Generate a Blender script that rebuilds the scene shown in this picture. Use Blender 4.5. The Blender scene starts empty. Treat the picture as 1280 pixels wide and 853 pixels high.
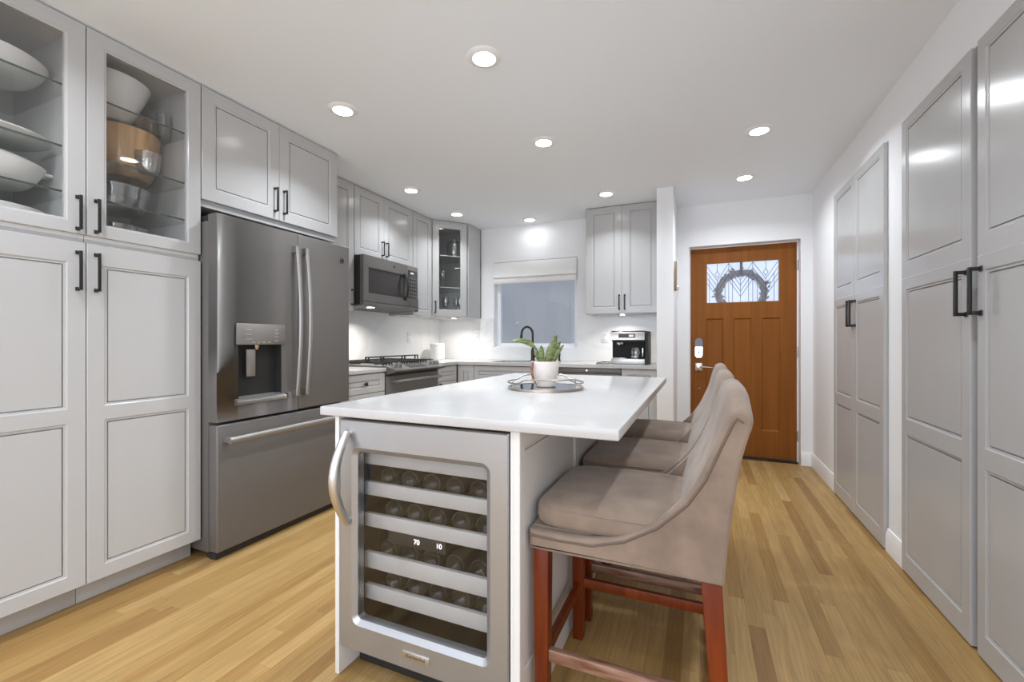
import bpy, bmesh, math, random
from mathutils import Vector, Matrix
R = math.radians
PI = math.pi
random.seed(7)
scene = bpy.context.scene
COL = scene.collection

# ------------------------------------------------------------------ camera
cam_d = bpy.data.cameras.new('camera')
cam_d.sensor_width = 36.0
cam_d.lens = 547.0 / 1280 * 36
cam_d.clip_start = 0.02
cam = bpy.data.objects.new('camera', cam_d)
cam.location = (0, 0, 1.118)
cam.rotation_euler = (PI / 2, 0, 0.4052)
COL.objects.link(cam)
scene.camera = cam

# ------------------------------------------------------------------ world, light levels, exposure
vs = scene.view_settings
vs.view_transform = 'Standard'
vs.look = 'None'
vs.gamma = 1.0
vs.use_curve_mapping = False
vs.exposure = 0.38
world = bpy.data.worlds.new('sky')
scene.world = world
world.use_nodes = True
bgn = world.node_tree.nodes['Background']
bgn.inputs[0].default_value = (0.66, 0.74, 0.9, 1)
bgn.inputs[1].default_value = 1.1
DOWNLIGHT_W = 5.8
DOWNLIGHT_COL = (.925, .985, 1.05)
PUCK_W = 1.8
REAR_FILL_W = 50.0
SIDE_FILL_W = 27.0
scene.cycles.max_bounces = 10
scene.cycles.diffuse_bounces = 6
scene.cycles.transparent_max_bounces = 16
scene.cycles.sample_clamp_indirect = 6.0
try:
    scene.cycles.use_denoising = True
    scene.cycles.caustics_reflective = False
    scene.cycles.caustics_refractive = False
except Exception:
    pass

def area_light(name, loc, rot, size, watts, color=(1, 1, 1), shape='DISK', size_y=None, spread=PI):
    d = bpy.data.lights.new(name, 'AREA')
    d.shape = shape
    d.size = size
    if size_y: d.size_y = size_y
    d.energy = watts
    d.color = color
    d.spread = spread
    o = bpy.data.objects.new(name, d)
    o.location = loc
    o.rotation_euler = rot
    COL.objects.link(o)
    return o

# added fill lamp in an invented rear window, unseen behind the camera
area_light('added_rear_fill', (-1.0, -3.42, 1.35), (R(90), 0, 0), 2.9, REAR_FILL_W, (0.90, 0.96, 1.08), 'RECTANGLE', 1.9)

# second added fill lamp, in an invented right-wall window, also unseen
area_light('added_side_fill', (.96, -1.7, 1.4), (0, R(90), 0), 1.5, SIDE_FILL_W, (0.90, 0.96, 1.08), 'RECTANGLE', 1.7)

# ------------------------------------------------------------------ materials
def nmat(name):
    m = bpy.data.materials.new(name)
    m.use_nodes = True
    nt = m.node_tree
    return m, nt, nt.nodes['Principled BSDF']

def pmat(name, col, rough=0.5, metal=0.0, spec=0.5, noise=None, bump=None, coat=0.0, emit=None, sheen=0.0):
    """noise=(scale, amount) varies the colour; bump=(scale, strength)"""
    m, nt, b = nmat(name)
    b.inputs['Base Color'].default_value = (*col, 1)
    b.inputs['Roughness'].default_value = rough
    b.inputs['Metallic'].default_value = metal
    b.inputs['Specular IOR Level'].default_value = spec
    b.inputs['Coat Weight'].default_value = coat
    b.inputs['Sheen Weight'].default_value = sheen
    tc = nt.nodes.new('ShaderNodeTexCoord')
    if noise:
        n = nt.nodes.new('ShaderNodeTexNoise'); n.inputs['Scale'].default_value = noise[0]; n.inputs['Detail'].default_value = 5
        r = nt.nodes.new('ShaderNodeValToRGB')
        a = noise[1]
        r.color_ramp.elements[0].position = .3; r.color_ramp.elements[1].position = .7
        r.color_ramp.elements[0].color = (*[c * (1 - a) for c in col], 1)
        r.color_ramp.elements[1].color = (*[min(1, c * (1 + a)) for c in col], 1)
        nt.links.new(tc.outputs['Object'], n.inputs['Vector'])
        nt.links.new(n.outputs['Fac'], r.inputs[0]); nt.links.new(r.outputs[0], b.inputs['Base Color'])
    if bump:
        n = nt.nodes.new('ShaderNodeTexNoise'); n.inputs['Scale'].default_value = bump[0]; n.inputs['Detail'].default_value = 4
        bp = nt.nodes.new('ShaderNodeBump'); bp.inputs['Strength'].default_value = bump[1]; bp.inputs['Distance'].default_value = .01
        nt.links.new(tc.outputs['Object'], n.inputs['Vector'])
        nt.links.new(n.outputs['Fac'], bp.inputs['Height']); nt.links.new(bp.outputs[0], b.inputs['Normal'])
    if emit:
        b.inputs['Emission Color'].default_value = (*emit[0], 1)
        b.inputs['Emission Strength'].default_value = emit[1]
    return m

def glass_mat(name, tint=(1, 1, 1), base=0.04, edge=0.5, rough=0.0, milky=0.0):
    m = bpy.data.materials.new(name); m.use_nodes = True
    nt = m.node_tree; nt.nodes.clear()
    out = nt.nodes.new('ShaderNodeOutputMaterial')
    tr = nt.nodes.new('ShaderNodeBsdfTransparent'); tr.inputs[0].default_value = (*tint, 1)
    gl = nt.nodes.new('ShaderNodeBsdfGlossy'); gl.inputs['Roughness'].default_value = rough
    lw = nt.nodes.new('ShaderNodeLayerWeight'); lw.inputs[0].default_value = .35
    mr = nt.nodes.new('ShaderNodeMapRange'); mr.inputs[3].default_value = base; mr.inputs[4].default_value = edge
    mx = nt.nodes.new('ShaderNodeMixShader')
    nt.links.new(lw.outputs['Facing'], mr.inputs[0]); nt.links.new(mr.outputs[0], mx.inputs[0])
    first = tr
    if milky:
        tl = nt.nodes.new('ShaderNodeBsdfTranslucent'); tl.inputs[0].default_value = (.9, .93, 1, 1)
        m2 = nt.nodes.new('ShaderNodeMixShader'); m2.inputs[0].default_value = milky
        nt.links.new(tr.outputs[0], m2.inputs[1]); nt.links.new(tl.outputs[0], m2.inputs[2]); first = m2
    nt.links.new(first.outputs[0], mx.inputs[1]); nt.links.new(gl.outputs[0], mx.inputs[2])
    nt.links.new(mx.outputs[0], out.inputs[0])
    return m

def brushed(name, col, rough, metal, axis_scale=(4, 4, 300), amt=.12):
    m, nt, b = nmat(name)
    b.inputs['Metallic'].default_value = metal
    tc = nt.nodes.new('ShaderNodeTexCoord'); mp = nt.nodes.new('ShaderNodeMapping')
    mp.inputs['Scale'].default_value = axis_scale
    n = nt.nodes.new('ShaderNodeTexNoise'); n.inputs['Scale'].default_value = 1; n.inputs['Detail'].default_value = 3
    r = nt.nodes.new('ShaderNodeValToRGB')
    r.color_ramp.elements[0].color = (*[c * (1 - amt) for c in col], 1)
    r.color_ramp.elements[1].color = (*[c * (1 + amt) for c in col], 1)
    mr = nt.nodes.new('ShaderNodeMapRange'); mr.inputs[3].default_value = rough * .85; mr.inputs[4].default_value = rough * 1.2
    nt.links.new(tc.outputs['Object'], mp.inputs[0]); nt.links.new(mp.outputs[0], n.inputs['Vector'])
    nt.links.new(n.outputs['Fac'], r.inputs[0]); nt.links.new(r.outputs[0], b.inputs['Base Color'])
    nt.links.new(n.outputs['Fac'], mr.inputs[0]); nt.links.new(mr.outputs[0], b.inputs['Roughness'])
    return m

def wood_mat(name, dark, light, scale=(30, 30, 1.5), rough=.35, coat=.2, spec=.5):
    m, nt, b = nmat(name)
    b.inputs['Roughness'].default_value = rough
    b.inputs['Specular IOR Level'].default_value = spec
    b.inputs['Coat Weight'].default_value = coat
    b.inputs['Coat Roughness'].default_value = .2
    tc = nt.nodes.new('ShaderNodeTexCoord'); mp = nt.nodes.new('ShaderNodeMapping'); mp.inputs['Scale'].default_value = scale
    n = nt.nodes.new('ShaderNodeTexNoise'); n.inputs['Scale'].default_value = 1; n.inputs['Detail'].default_value = 6; n.inputs['Distortion'].default_value = .6
    r = nt.nodes.new('ShaderNodeValToRGB')
    r.color_ramp.elements[0].position = .3; r.color_ramp.elements[1].position = .7
    r.color_ramp.elements[0].color = (*dark, 1); r.color_ramp.elements[1].color = (*light, 1)
    nt.links.new(tc.outputs['Object'], mp.inputs[0]); nt.links.new(mp.outputs[0], n.inputs['Vector'])
    nt.links.new(n.outputs['Fac'], r.inputs[0]); nt.links.new(r.outputs[0], b.inputs['Base Color'])
    return m

def floor_mat():
    m, nt, b = nmat('oak_strip_floor')
    N = nt.nodes.new; L = nt.links.new
    def math_(op, a, c=None, use=None):
        n = N('ShaderNodeMath'); n.operation = op
        for i, v in enumerate((a, c)):
            if v is None: continue
            if isinstance(v, (int, float)): n.inputs[i].default_value = v
            else: L(v, n.inputs[i])
        return n.outputs[0]
    tc = N('ShaderNodeTexCoord'); sp = N('ShaderNodeSeparateXYZ'); L(tc.outputs['Object'], sp.inputs[0])
    X, Y = sp.outputs[0], sp.outputs[1]
    xs = math_('DIVIDE', X, .0585); i = math_('FLOOR', xs); fx = math_('FRACT', xs)
    w1 = N('ShaderNodeTexWhiteNoise'); w1.noise_dimensions = '1D'; L(i, w1.inputs['W'])
    ys = math_('ADD', math_('DIVIDE', Y, 1.05), math_('MULTIPLY', w1.outputs['Value'], 9.0)); j = math_('FLOOR', ys); fy = math_('FRACT', ys)
    cb = N('ShaderNodeCombineXYZ'); L(i, cb.inputs[0]); L(j, cb.inputs[1])
    w2 = N('ShaderNodeTexWhiteNoise'); w2.noise_dimensions = '2D'; L(cb.outputs[0], w2.inputs['Vector'])
    v = w2.outputs['Value']
    rp = N('ShaderNodeValToRGB'); L(v, rp.inputs[0])
    e = rp.color_ramp.elements
    e[0].position = 0; e[0].color = (.25, .136, .043, 1)
    e[1].position = 1; e[1].color = (.43, .28, .118, 1)
    for p, c in ((.12, (.30, .17, .055, 1)), (.35, (.35, .215, .076, 1)), (.75, (.39, .245, .092, 1))):
        q = e.new(p); q.color = c
    # grain: long streaks, shifted per strip
    g = N('ShaderNodeCombineXYZ')
    L(math_('ADD', math_('MULTIPLY', X, 55.0), math_('MULTIPLY', v, 170.0)), g.inputs[0])
    L(math_('MULTIPLY', Y, 2.2), g.inputs[1]); L(math_('MULTIPLY', v, 90.0), g.inputs[2])
    n1 = N('ShaderNodeTexNoise'); n1.inputs['Scale'].default_value = 1; n1.inputs['Detail'].default_value = 6; n1.inputs['Distortion'].default_value = 1.2
    L(g.outputs[0], n1.inputs['Vector'])
    g2 = N('ShaderNodeCombineXYZ')
    L(math_('ADD', math_('MULTIPLY', X, 16.0), math_('MULTIPLY', v, 60.0)), g2.inputs[0])
    L(math_('MULTIPLY', Y, .9), g2.inputs[1]); L(math_('MULTIPLY', v, 33.0), g2.inputs[2])
    n2 = N('ShaderNodeTexNoise'); n2.inputs['Scale'].default_value = 1; n2.inputs['Detail'].default_value = 2
    L(g2.outputs[0], n2.inputs['Vector'])
    bands = math_('FRACT', math_('MULTIPLY', n2.outputs['Fac'], 11.0))
    bands = math_('ABSOLUTE', math_('SUBTRACT', bands, .5))
    k = math_('ADD', math_('MULTIPLY', n1.outputs['Fac'], .60), math_('MULTIPLY', bands, .34))
    k = math_('ADD', k, .61)
    # joints
    gx = math_('MULTIPLY', math_('GREATER_THAN', fx, .022), 1.0)
    gy = math_('MULTIPLY', math_('GREATER_THAN', fy, .0018), 1.0)
    gap = math_('ADD', math_('MULTIPLY', math_('MULTIPLY', gx, gy), .28), .72)
    k = math_('MULTIPLY', k, gap)
    mx = N('ShaderNodeVectorMath'); mx.operation = 'SCALE'; L(rp.outputs[0], mx.inputs[0]); L(k, mx.inputs['Scale'])
    L(mx.outputs[0], b.inputs['Base Color'])
    b.inputs['Roughness'].default_value = .46
    b.inputs['Specular IOR Level'].default_value = .3
    bp = N('ShaderNodeBump'); bp.inputs['Strength'].default_value = .08; bp.inputs['Distance'].default_value = .002
    L(k, bp.inputs['Height']); L(bp.outputs[0], b.inputs['Normal'])
    return m

def marble_mat(name, base, vein, amount, scale):
    m, nt, b = nmat(name)
    N = nt.nodes.new; L = nt.links.new
    tc = N('ShaderNodeTexCoord'); mp = N('ShaderNodeMapping'); mp.inputs['Rotation'].default_value = (.5, .6, .7)
    w = N('ShaderNodeTexNoise'); w.inputs['Scale'].default_value = scale; w.inputs['Detail'].default_value = 7; w.inputs['Distortion'].default_value = 1.5
    L(tc.outputs['Object'], mp.inputs[0]); L(mp.outputs[0], w.inputs['Vector'])
    r = N('ShaderNodeValToRGB')
    e = r.color_ramp.elements
    e[0].position = .46; e[0].color = (*base, 1); e[1].position = .54; e[1].color = (*base, 1)
    q = e.new(.5); q.color = (*[x * (1 - amount) + y * amount for x, y in zip(base, vein)], 1)
    L(w.outputs['Fac'], r.inputs[0]); L(r.outputs[0], b.inputs['Base Color'])
    b.inputs['Roughness'].default_value = .18
    return m

M = {}
M['wall'] = pmat('wall_paint', (.855, .86, .87), .7, bump=(180, .03))
M['ceil'] = pmat('ceiling_paint', (.865, .905, .945), .8, bump=(120, .03))
M['trim'] = pmat('white_trim_paint', (.86, .86, .86), .35)
M['floor'] = floor_mat()
M['cab'] = pmat('grey_cabinet_paint', (.475, .472, .468), .2, spec=.5, noise=(2.5, .015))
M['cab_in'] = pmat('grey_cabinet_interior', (.70, .695, .68), .5)
M['island'] = pmat('pale_island_paint', (.74, .735, .715), .35)
M['black'] = pmat('black_metal', (.018, .018, .018), .38, metal=.3)
M['bronze'] = pmat('dark_bronze', (.055, .038, .030), .3, metal=.7)
M['slate'] = brushed('slate_steel', (.165, .155, .146), .46, .4, (3, 3, 260), .03)
M['slate_hi'] = brushed('slate_handle_steel', (.33, .315, .30), .36, .75, (3, 3, 260), .03)
M['dark'] = pmat('dark_plastic', (.03, .029, .028), .5, spec=.25)
M['screen'] = pmat('lit_screen', (.45, .46, .46), .3, emit=((.8, .85, .9), .35))
M['gloss_dark'] = pmat('dark_glass_panel', (.045, .043, .042), .08)
M['steel'] = brushed('brushed_stainless', (.44, .455, .475), .33, .8, (2, 2, 420), .025)
M['steel_n'] = brushed('polished_appliance_steel', (.62, .61, .60), .28, .9, (2, 2, 420), .03)
M['steel_v'] = brushed('stainless_handle', (.72, .715, .71), .32, 1.0, (200, 200, 4), .08)
M['chrome'] = pmat('satin_nickel', (.70, .68, .65), .22, metal=1.0)
M['glass'] = glass_mat('clear_pane', (.985, .985, .985), .025, .3)
M['glassware'] = glass_mat('clear_glassware', (.92, .94, .94), .16, .8, .03)
M['shelf_glass'] = glass_mat('shelf_glass', (.94, .96, .955), .03, .25)
M['shelf_edge'] = pmat('shelf_glass_edge', (.05, .07, .065), .2)
M['cooler_glass'] = glass_mat('cooler_door_glass', (.86, .86, .86), .03, .13)
M['white'] = pmat('white_ceramic', (.83, .82, .80), .2)
M['quartz'] = marble_mat('white_quartz', (.51, .505, .50), (.62, .61, .60), .16, 2.2)
M['splash'] = marble_mat('marble_backsplash', (.84, .84, .835), (.60, .59, .58), .22, 1.1)
M['suede'] = pmat('taupe_suede', (.245, .185, .142), .92, spec=.15, noise=(10, .2), bump=(320, .12), sheen=.2)
M['piping'] = pmat('dark_suede_piping', (.15, .113, .09), .9, spec=.15)
M['red_wood'] = wood_mat('red_brown_wood', (.11, .014, .003), (.21, .040, .006), (26, 26, 2.2), .32, .1, .3)
M['worn_wood'] = wood_mat('worn_red_brown_wood', (.13, .045, .022), (.33, .20, .14), (8, 60, 60), .45, .1)
M['door'] = wood_mat('stained_fir_door', (.205, .064, .006), (.262, .087, .009), (26, 26, 1.2), .55, 0, .25)
M['lead'] = pmat('lead_came', (.06, .08, .12), .4, metal=.4)
M['frost'] = glass_mat('textured_door_glass', (.97, .98, 1), .04, .25, .2, milky=.18)
M['vinyl'] = pmat('white_vinyl', (.85, .86, .88), .3)
M['linen'] = pmat('white_linen', (.80, .795, .78), .9, bump=(400, .15))
M['lens'] = pmat('lit_lens', (.9, .9, .88), .5, emit=((1, .98, .95), 9.0))
M['digit'] = pmat('lit_digit', (.9, .9, .9), .5, emit=((.95, .97, 1), 2.2))
M['brass'] = pmat('antique_brass', (.40, .355, .30), .35, metal=1.0)
M['mirror'] = pmat('tray_mirror', (.90, .92, .95), .05, metal=1.0)
M['pot'] = pmat('blush_white_ceramic', (.80, .74, .68), .4, noise=(35, .03))
M['soil'] = pmat('potting_soil', (.05, .035, .025), .95, bump=(120, .5))
M['copper'] = wood_mat('acacia_salad_bowl', (.36, .18, .06), (.78, .48, .22), (13, 13, 1.5), .2, .4)
M['tan'] = wood_mat('driftwood_tan', (.26, .18, .12), (.42, .31, .21), (50, 50, 3), .6, 0)
M['iron'] = pmat('cast_iron', (.022, .022, .023), .55)
M['stucco'] = pmat('outside_stucco', (.60, .605, .60), .9, bump=(30, .2))
M['twig'] = pmat('dried_twig', (.17, .12, .085), .9)
M['rack'] = pmat('grey_wood_rack_front', (.74, .74, .73), .45, noise=(6, .04))
M['cool_in'] = pmat('cooler_liner', (.035, .034, .033), .5)
M['bottle'] = pmat('bottle_glass', (.045, .05, .045), .08, spec=.6)

def leaf_mat():
    m, nt, b = nmat('banded_leaf')
    N = nt.nodes.new; L = nt.links.new
    tc = N('ShaderNodeTexCoord')
    n = N('ShaderNodeTexNoise'); n.inputs['Scale'].default_value = 1; n.inputs['Detail'].default_value = 3
    mp = N('ShaderNodeMapping'); mp.inputs['Scale'].default_value = (30, 30, 130)
    L(tc.outputs['Object'], mp.inputs[0]); L(mp.outputs[0], n.inputs['Vector'])
    r = N('ShaderNodeValToRGB')
    r.color_ramp.elements[0].position = .38; r.color_ramp.elements[1].position = .62
    r.color_ramp.elements[0].color = (.065, .095, .030, 1); r.color_ramp.elements[1].color = (.215, .255, .085, 1)
    L(n.outputs['Fac'], r.inputs[0]); L(r.outputs[0], b.inputs['Base Color'])
    b.inputs['Roughness'].default_value = .4
    return m
M['leaf'] = leaf_mat()
M['leaf_tip'] = pmat('dry_leaf', (.27, .10, .07), .6, noise=(90, .6))

# ------------------------------------------------------------------ mesh helpers
def finish(bm, name, mat, parent=None, bevel=0, seg=2, smooth=35, loc=None):
    if bevel:
        bm.normal_update()
        es = [e for e in bm.edges if len(e.link_faces) == 2 and e.calc_face_angle(0) > .5]
        if es:
            bmesh.ops.bevel(bm, geom=es, offset=bevel, segments=seg, affect='EDGES', profile=.5, clamp_overlap=True)
    bmesh.ops.recalc_face_normals(bm, faces=bm.faces)
    me = bpy.data.meshes.new(name)
    bm.to_mesh(me); bm.free()
    return link_mesh(me, name, mat, parent, smooth, loc)

def link_mesh(me, name, mat, parent=None, smooth=35, loc=None):
    me.materials.clear()
    me.materials.append(M[mat] if isinstance(mat, str) else mat)
    if smooth:
        me.polygons.foreach_set('use_smooth', [True] * len(me.polygons))
        me.set_sharp_from_angle(angle=R(smooth))
    o = bpy.data.objects.new(name, me)
    COL.objects.link(o)
    if parent: o.parent = parent
    if loc: o.location = loc
    return o

def box(bm, x0, x1, y0, y1, z0, z1):
    v = [bm.verts.new(p) for p in ((x0, y0, z0), (x1, y0, z0), (x1, y1, z0), (x0, y1, z0), (x0, y0, z1), (x1, y0, z1), (x1, y1, z1), (x0, y1, z1))]
    for f in ((0, 3, 2, 1), (4, 5, 6, 7), (0, 1, 5, 4), (1, 2, 6, 5), (2, 3, 7, 6), (3, 0, 4, 7)):
        bm.faces.new([v[i] for i in f])

def prism(bm, poly, axis, a0, a1):
    def P(p, a):
        return {'x': (a, p[0], p[1]), 'y': (p[0], a, p[1]), 'z': (p[0], p[1], a)}[axis]
    A = [bm.verts.new(P(p, a0)) for p in poly]; B = [bm.verts.new(P(p, a1)) for p in poly]
    n = len(poly)
    bm.faces.new(A); bm.faces.new(B[::-1])
    for i in range(n):
        bm.faces.new((A[i], A[(i + 1) % n], B[(i + 1) % n], B[i]))

def lathe(bm, prof, seg=32, c=(0, 0, 0), close=False, axis='z', sx=1, sy=1):
    rings = []
    for r, z in prof:
        ring = []
        for k in range(seg):
            a = 2 * PI * k / seg
            p = (r * math.cos(a) * sx, r * math.sin(a) * sy, z)
            if axis == 'y': p = (p[0], p[2], p[1])
            if axis == 'x': p = (p[2], p[0], p[1])
            ring.append(bm.verts.new((c[0] + p[0], c[1] + p[1], c[2] + p[2])))
        rings.append(ring)
    m = len(rings)
    for i in range(m - 1 + (1 if close else 0)):
        A, B = rings[i], rings[(i + 1) % m]
        for k in range(seg):
            bm.faces.new((A[k], A[(k + 1) % seg], B[(k + 1) % seg], B[k]))
    if not close:
        for ring in (rings[0], rings[-1]):
            bm.faces.new(ring)

def tube(bm, pts, rad, seg=10, closed=False, flat=None):
    pts = [Vector(p) for p in pts]
    n = len(pts); rings = []
    up = Vector((0, 0, 1)); prev = None
    for i, p in enumerate(pts):
        if closed: t = pts[(i + 1) % n] - pts[i - 1]
        else: t = pts[min(i + 1, n - 1)] - pts[max(i - 1, 0)]
        t.normalize()
        if prev is None:
            a = up.cross(t)
            if a.length < .05: a = Vector((1, 0, 0)).cross(t)
        else:
            a = prev - t * prev.dot(t)
        a.normalize(); prev = a
        b = t.cross(a)
        r = rad[i] if isinstance(rad, (list, tuple)) else rad
        fa, fb = flat if flat else (1, 1)
        rings.append([bm.verts.new(p + (a * math.cos(2 * PI * k / seg) * fa + b * math.sin(2 * PI * k / seg) * fb) * r) for k in range(seg)])
    for i in range(n if closed else n - 1):
        A, B = rings[i], rings[(i + 1) % n]
        for k in range(seg):
            bm.faces.new((A[k], A[(k + 1) % seg], B[(k + 1) % seg], B[k]))
    if not closed:
        bm.faces.new(rings[0]); bm.faces.new(rings[-1][::-1])

def NB(): return bmesh.new()
def one(name, mat, parent, fn, bevel=0, seg=2, smooth=35, loc=None):
    bm = NB(); fn(bm); return finish(bm, name, mat, parent, bevel, seg, smooth, loc)
def bx(name, mat, parent, dims, bevel=.002, **k):
    return one(name, mat, parent, lambda b: box(b, *dims), bevel, **k)

def thing(name, label, cat, loc=(0, 0, 0), rz=0, group=None):
    o = bpy.data.objects.new(name, None)
    o.empty_display_size = .05
    COL.objects.link(o)
    o.location = loc; o.rotation_euler = (0, 0, rz)
    o['label'] = label; o['category'] = cat
    if group: o['group'] = group
    return o

def tag(o, label, cat, group=None):
    o['label'] = label; o['category'] = cat
    if group: o['group'] = group
    return o

def struct(o):
    o['kind'] = 'structure'
    return o

def dup(src, label, loc, rz=None, group=None):
    def cp(o, parent):
        c = o.copy(); COL.objects.link(c)
        if parent: c.parent = parent
        for ch in [q for q in o.children]:
            cp(ch, c)
        return c
    r = cp(src, None)
    r.location = loc
    if rz is not None: r.rotation_euler = (0, 0, rz)
    r['label'] = label
    if group: r['group'] = group
    return r

def text_mesh(name, s, size, mat, parent, loc, rot, depth=.0006, align='CENTER'):
    c = bpy.data.curves.new(name, 'FONT'); c.body = s; c.size = size; c.extrude = depth; c.align_x = align; c.align_y = 'CENTER'
    t = bpy.data.objects.new(name, c); COL.objects.link(t)
    bpy.context.view_layer.update()
    me = bpy.data.meshes.new_from_object(t.evaluated_get(bpy.context.evaluated_depsgraph_get()))
    bpy.data.objects.remove(t)
    o = link_mesh(me, name, mat, parent, 0)
    o.location = loc; o.rotation_euler = rot
    return o

# --- cabinet doors: local x = width, z = height, front face at y = 0 looking to -y
RAISED = [(.004, .0030), (.011, .0040), (.0118, .0140), (.0150, .0140), (.0162, .0050)]
def door_bm(w, h, panels, glass=False, t=.019):
    bm = NB()
    xs = sorted({.002, w - .002} | {p[0] for p in panels} | {p[1] for p in panels})
    zs = sorted({.002, h - .002} | {p[2] for p in panels} | {p[3] for p in panels})
    def inside(x, z): return any(p[0] < x < p[1] and p[2] < z < p[3] for p in panels)
    def grid(y):
        for a in range(len(xs) - 1):
            for b in range(len(zs) - 1):
                if inside((xs[a] + xs[a + 1]) / 2, (zs[b] + zs[b + 1]) / 2): continue
                bm.faces.new([bm.verts.new(q) for q in ((xs[a], y, zs[b]), (xs[a + 1], y, zs[b]), (xs[a + 1], y, zs[b + 1]), (xs[a], y, zs[b + 1]))])
    def ring(i, y): return [(i, y, i), (w - i, y, i), (w - i, y, h - i), (i, y, h - i)]
    def bridge(A, B):
        for k in range(4):
            bm.faces.new([bm.verts.new(q) for q in (A[k], A[(k + 1) % 4], B[(k + 1) % 4], B[k])])
    grid(0)
    bridge(ring(.002, 0), ring(0, .002)); bridge(ring(0, .002), ring(0, t)); bridge(ring(0, t), ring(.002, t))
    grid(t) if glass else bm.faces.new([bm.verts.new(q) for q in ring(.002, t)])
    for (x0, x1, z0, z1) in panels:
        def pr(i, y): return [(x0 + i, y, z0 + i), (x1 - i, y, z0 + i), (x1 - i, y, z1 - i), (x0 + i, y, z1 - i)]
        last = pr(0, 0)
        steps = [(.003, .003), (.009, .004), (.009, t)] if glass else RAISED
        for i, y in steps:
            nx = pr(i, y); bridge(last, nx); last = nx
        if glass: bridge(pr(.009, t), pr(0, t))
        else: bm.faces.new([bm.verts.new(q) for q in last])
    bmesh.ops.remove_doubles(bm, verts=bm.verts, dist=.0001)
    return bm

def cab_door(parent, x, z, w, h, panels, mat='cab', name='door', glass=False, handle=None, y=0.0, hmat='black'):
    """handle = (x, z0, z1) in door space"""
    d = finish(door_bm(w, h, panels, glass), name, mat, parent, smooth=25, loc=(x, y, z))
    if glass:
        for (a, b, c, e) in panels:
            bx('glass_pane', 'glass', d, (a + .004, b - .004, .010, .014, c + .004, e - .004), 0)
    if handle: bar_handle(d, *handle, mat=hmat)
    return d

def bar_handle(parent, x, z0, z1, mat='black', proj=.032, th=.010):
    bm = NB()
    box(bm, x - th / 2, x + th / 2, -proj, -proj + th * .8, z0, z1)
    for z in (z0, z1 - th):
        box(bm, x - th / 2, x + th / 2, -proj + th * .5, 0, z, z + th)
        box(bm, x - th * .75, x + th * .75, -.004, 0, z - th * .25, z + th * 1.25)
    return finish(bm, 'handle', mat, parent, .0015, 2)

def carcass(parent, x0, x1, y0, y1, z0, z1, t=.018, mat='cab_in', open_front=True, name='carcass', no_top=False):
    bm = NB()
    if open_front:
        box(bm, x0, x0 + t, y0, y1, z0, z1); box(bm, x1 - t, x1, y0, y1, z0, z1)
        box(bm, x0 + t, x1 - t, y0, y1, z0, z0 + t)
        if not no_top: box(bm, x0 + t, x1 - t, y0, y1, z1 - t, z1)
        box(bm, x0 + t, x1 - t, y1 - .008, y1, z0 + t, z1 - t)
    else:
        box(bm, x0, x1, y0, y1, z0, z1)
    return finish(bm, name, mat, parent, .001, 1)

H = 2.44
XLW, XRW, YB = -2.98, .925, 4.644
# =================================================================== STRUCTURE
fl = struct(bx('floor', 'floor', None, (-3.2, 1.7, -3.7, 4.90, -.06, 0), 0))
struct(bx('ceiling', 'ceil', None, (-3.2, 1.7, -3.7, 4.90, H, H + .06), 0))
struct(bx('wall_left', 'wall', None, (XLW - .12, XLW, -3.6, 4.90, 0, H), 0))
# back wall with window and entry-door openings
WX0, WX1, WZ0, WZ1 = -2.22, -1.22, 1.04, 2.035
DX0, DX1, DZ1 = -.094, .836, 2.042
def f(b):
    box(b, XLW, WX0, YB, YB + .16, 0, H); box(b, WX0, WX1, YB, YB + .16, 0, WZ0); box(b, WX0, WX1, YB, YB + .16, WZ1, H)
    box(b, WX1, DX0, YB, YB + .16, 0, H); box(b, DX0, DX1, YB, YB + .16, DZ1, H); box(b, DX1, 1.7, YB, YB + .16, 0, H)
struct(one('wall_back', 'wall', None, f))
# right wall with two closet openings, plus an opening added for the side fill
C1a, C1b = 1.485, 2.715      # big closet
C2a, C2b = 2.938, 3.888      # small closet
def f(b):
    box(b, XRW, XRW + .1, -3.6, -2.6, 0, H); box(b, XRW, XRW + .1, -2.6, -.8, 0, .6); box(b, XRW, XRW + .1, -2.6, -.8, 2.2, H); box(b, XRW, XRW + .1, -.8, C1a, 0, H); box(b, XRW, XRW + .1, C1b, C2a, 0, H); box(b, XRW, XRW + .1, C2b, YB, 0, H)
    box(b, XRW, XRW + .1, C1a, C1b, 2.19, H); box(b, XRW, XRW + .1, C2a, C2b, 2.19, H)
struct(one('wall_right', 'wall', None, f))
def f(b):
    box(b, XLW, -2.45, -3.6, -3.5, 0, H); box(b, .45, XRW, -3.6, -3.5, 0, H)
    box(b, -2.45, .45, -3.6, -3.5, 0, .4); box(b, -2.45, .45, -3.6, -3.5, 2.3, H)  # window opening invented for the rear fill lamp, out of view
struct(one('wall_rear', 'wall', None, f))
struct(bx('wall_partition', 'wall', None, (-.342, -.207, 3.972, YB, 0, H), .002))
def f(b):
    P = [(0, 0), (.014, 0), (.014, .085), (.009, .105), (.006, .118), (0, .12)]
    prism(b, [(XRW - p[0], p[1]) for p in P], 'y', C2b + .004, YB)
    prism(b, [(XRW - p[0], p[1]) for p in P], 'y', C1b + .004, C2a - .004)
    prism(b, [(XRW - p[0], p[1]) for p in P], 'y', -3.5, C1a - .004)
struct(one('baseboard_right', 'trim', None, f))
def f(b):
    P = [(0, 0), (.014, 0), (.014, .085), (.009, .105), (.006, .118), (0, .12)]
    prism(b, [(YB - p[0], p[1]) for p in P], 'x', DX1, XRW - .014)
    prism(b, [(YB - p[0], p[1]) for p in P], 'x', -.207, DX0)
struct(one('baseboard_back', 'trim', None, f))
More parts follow.
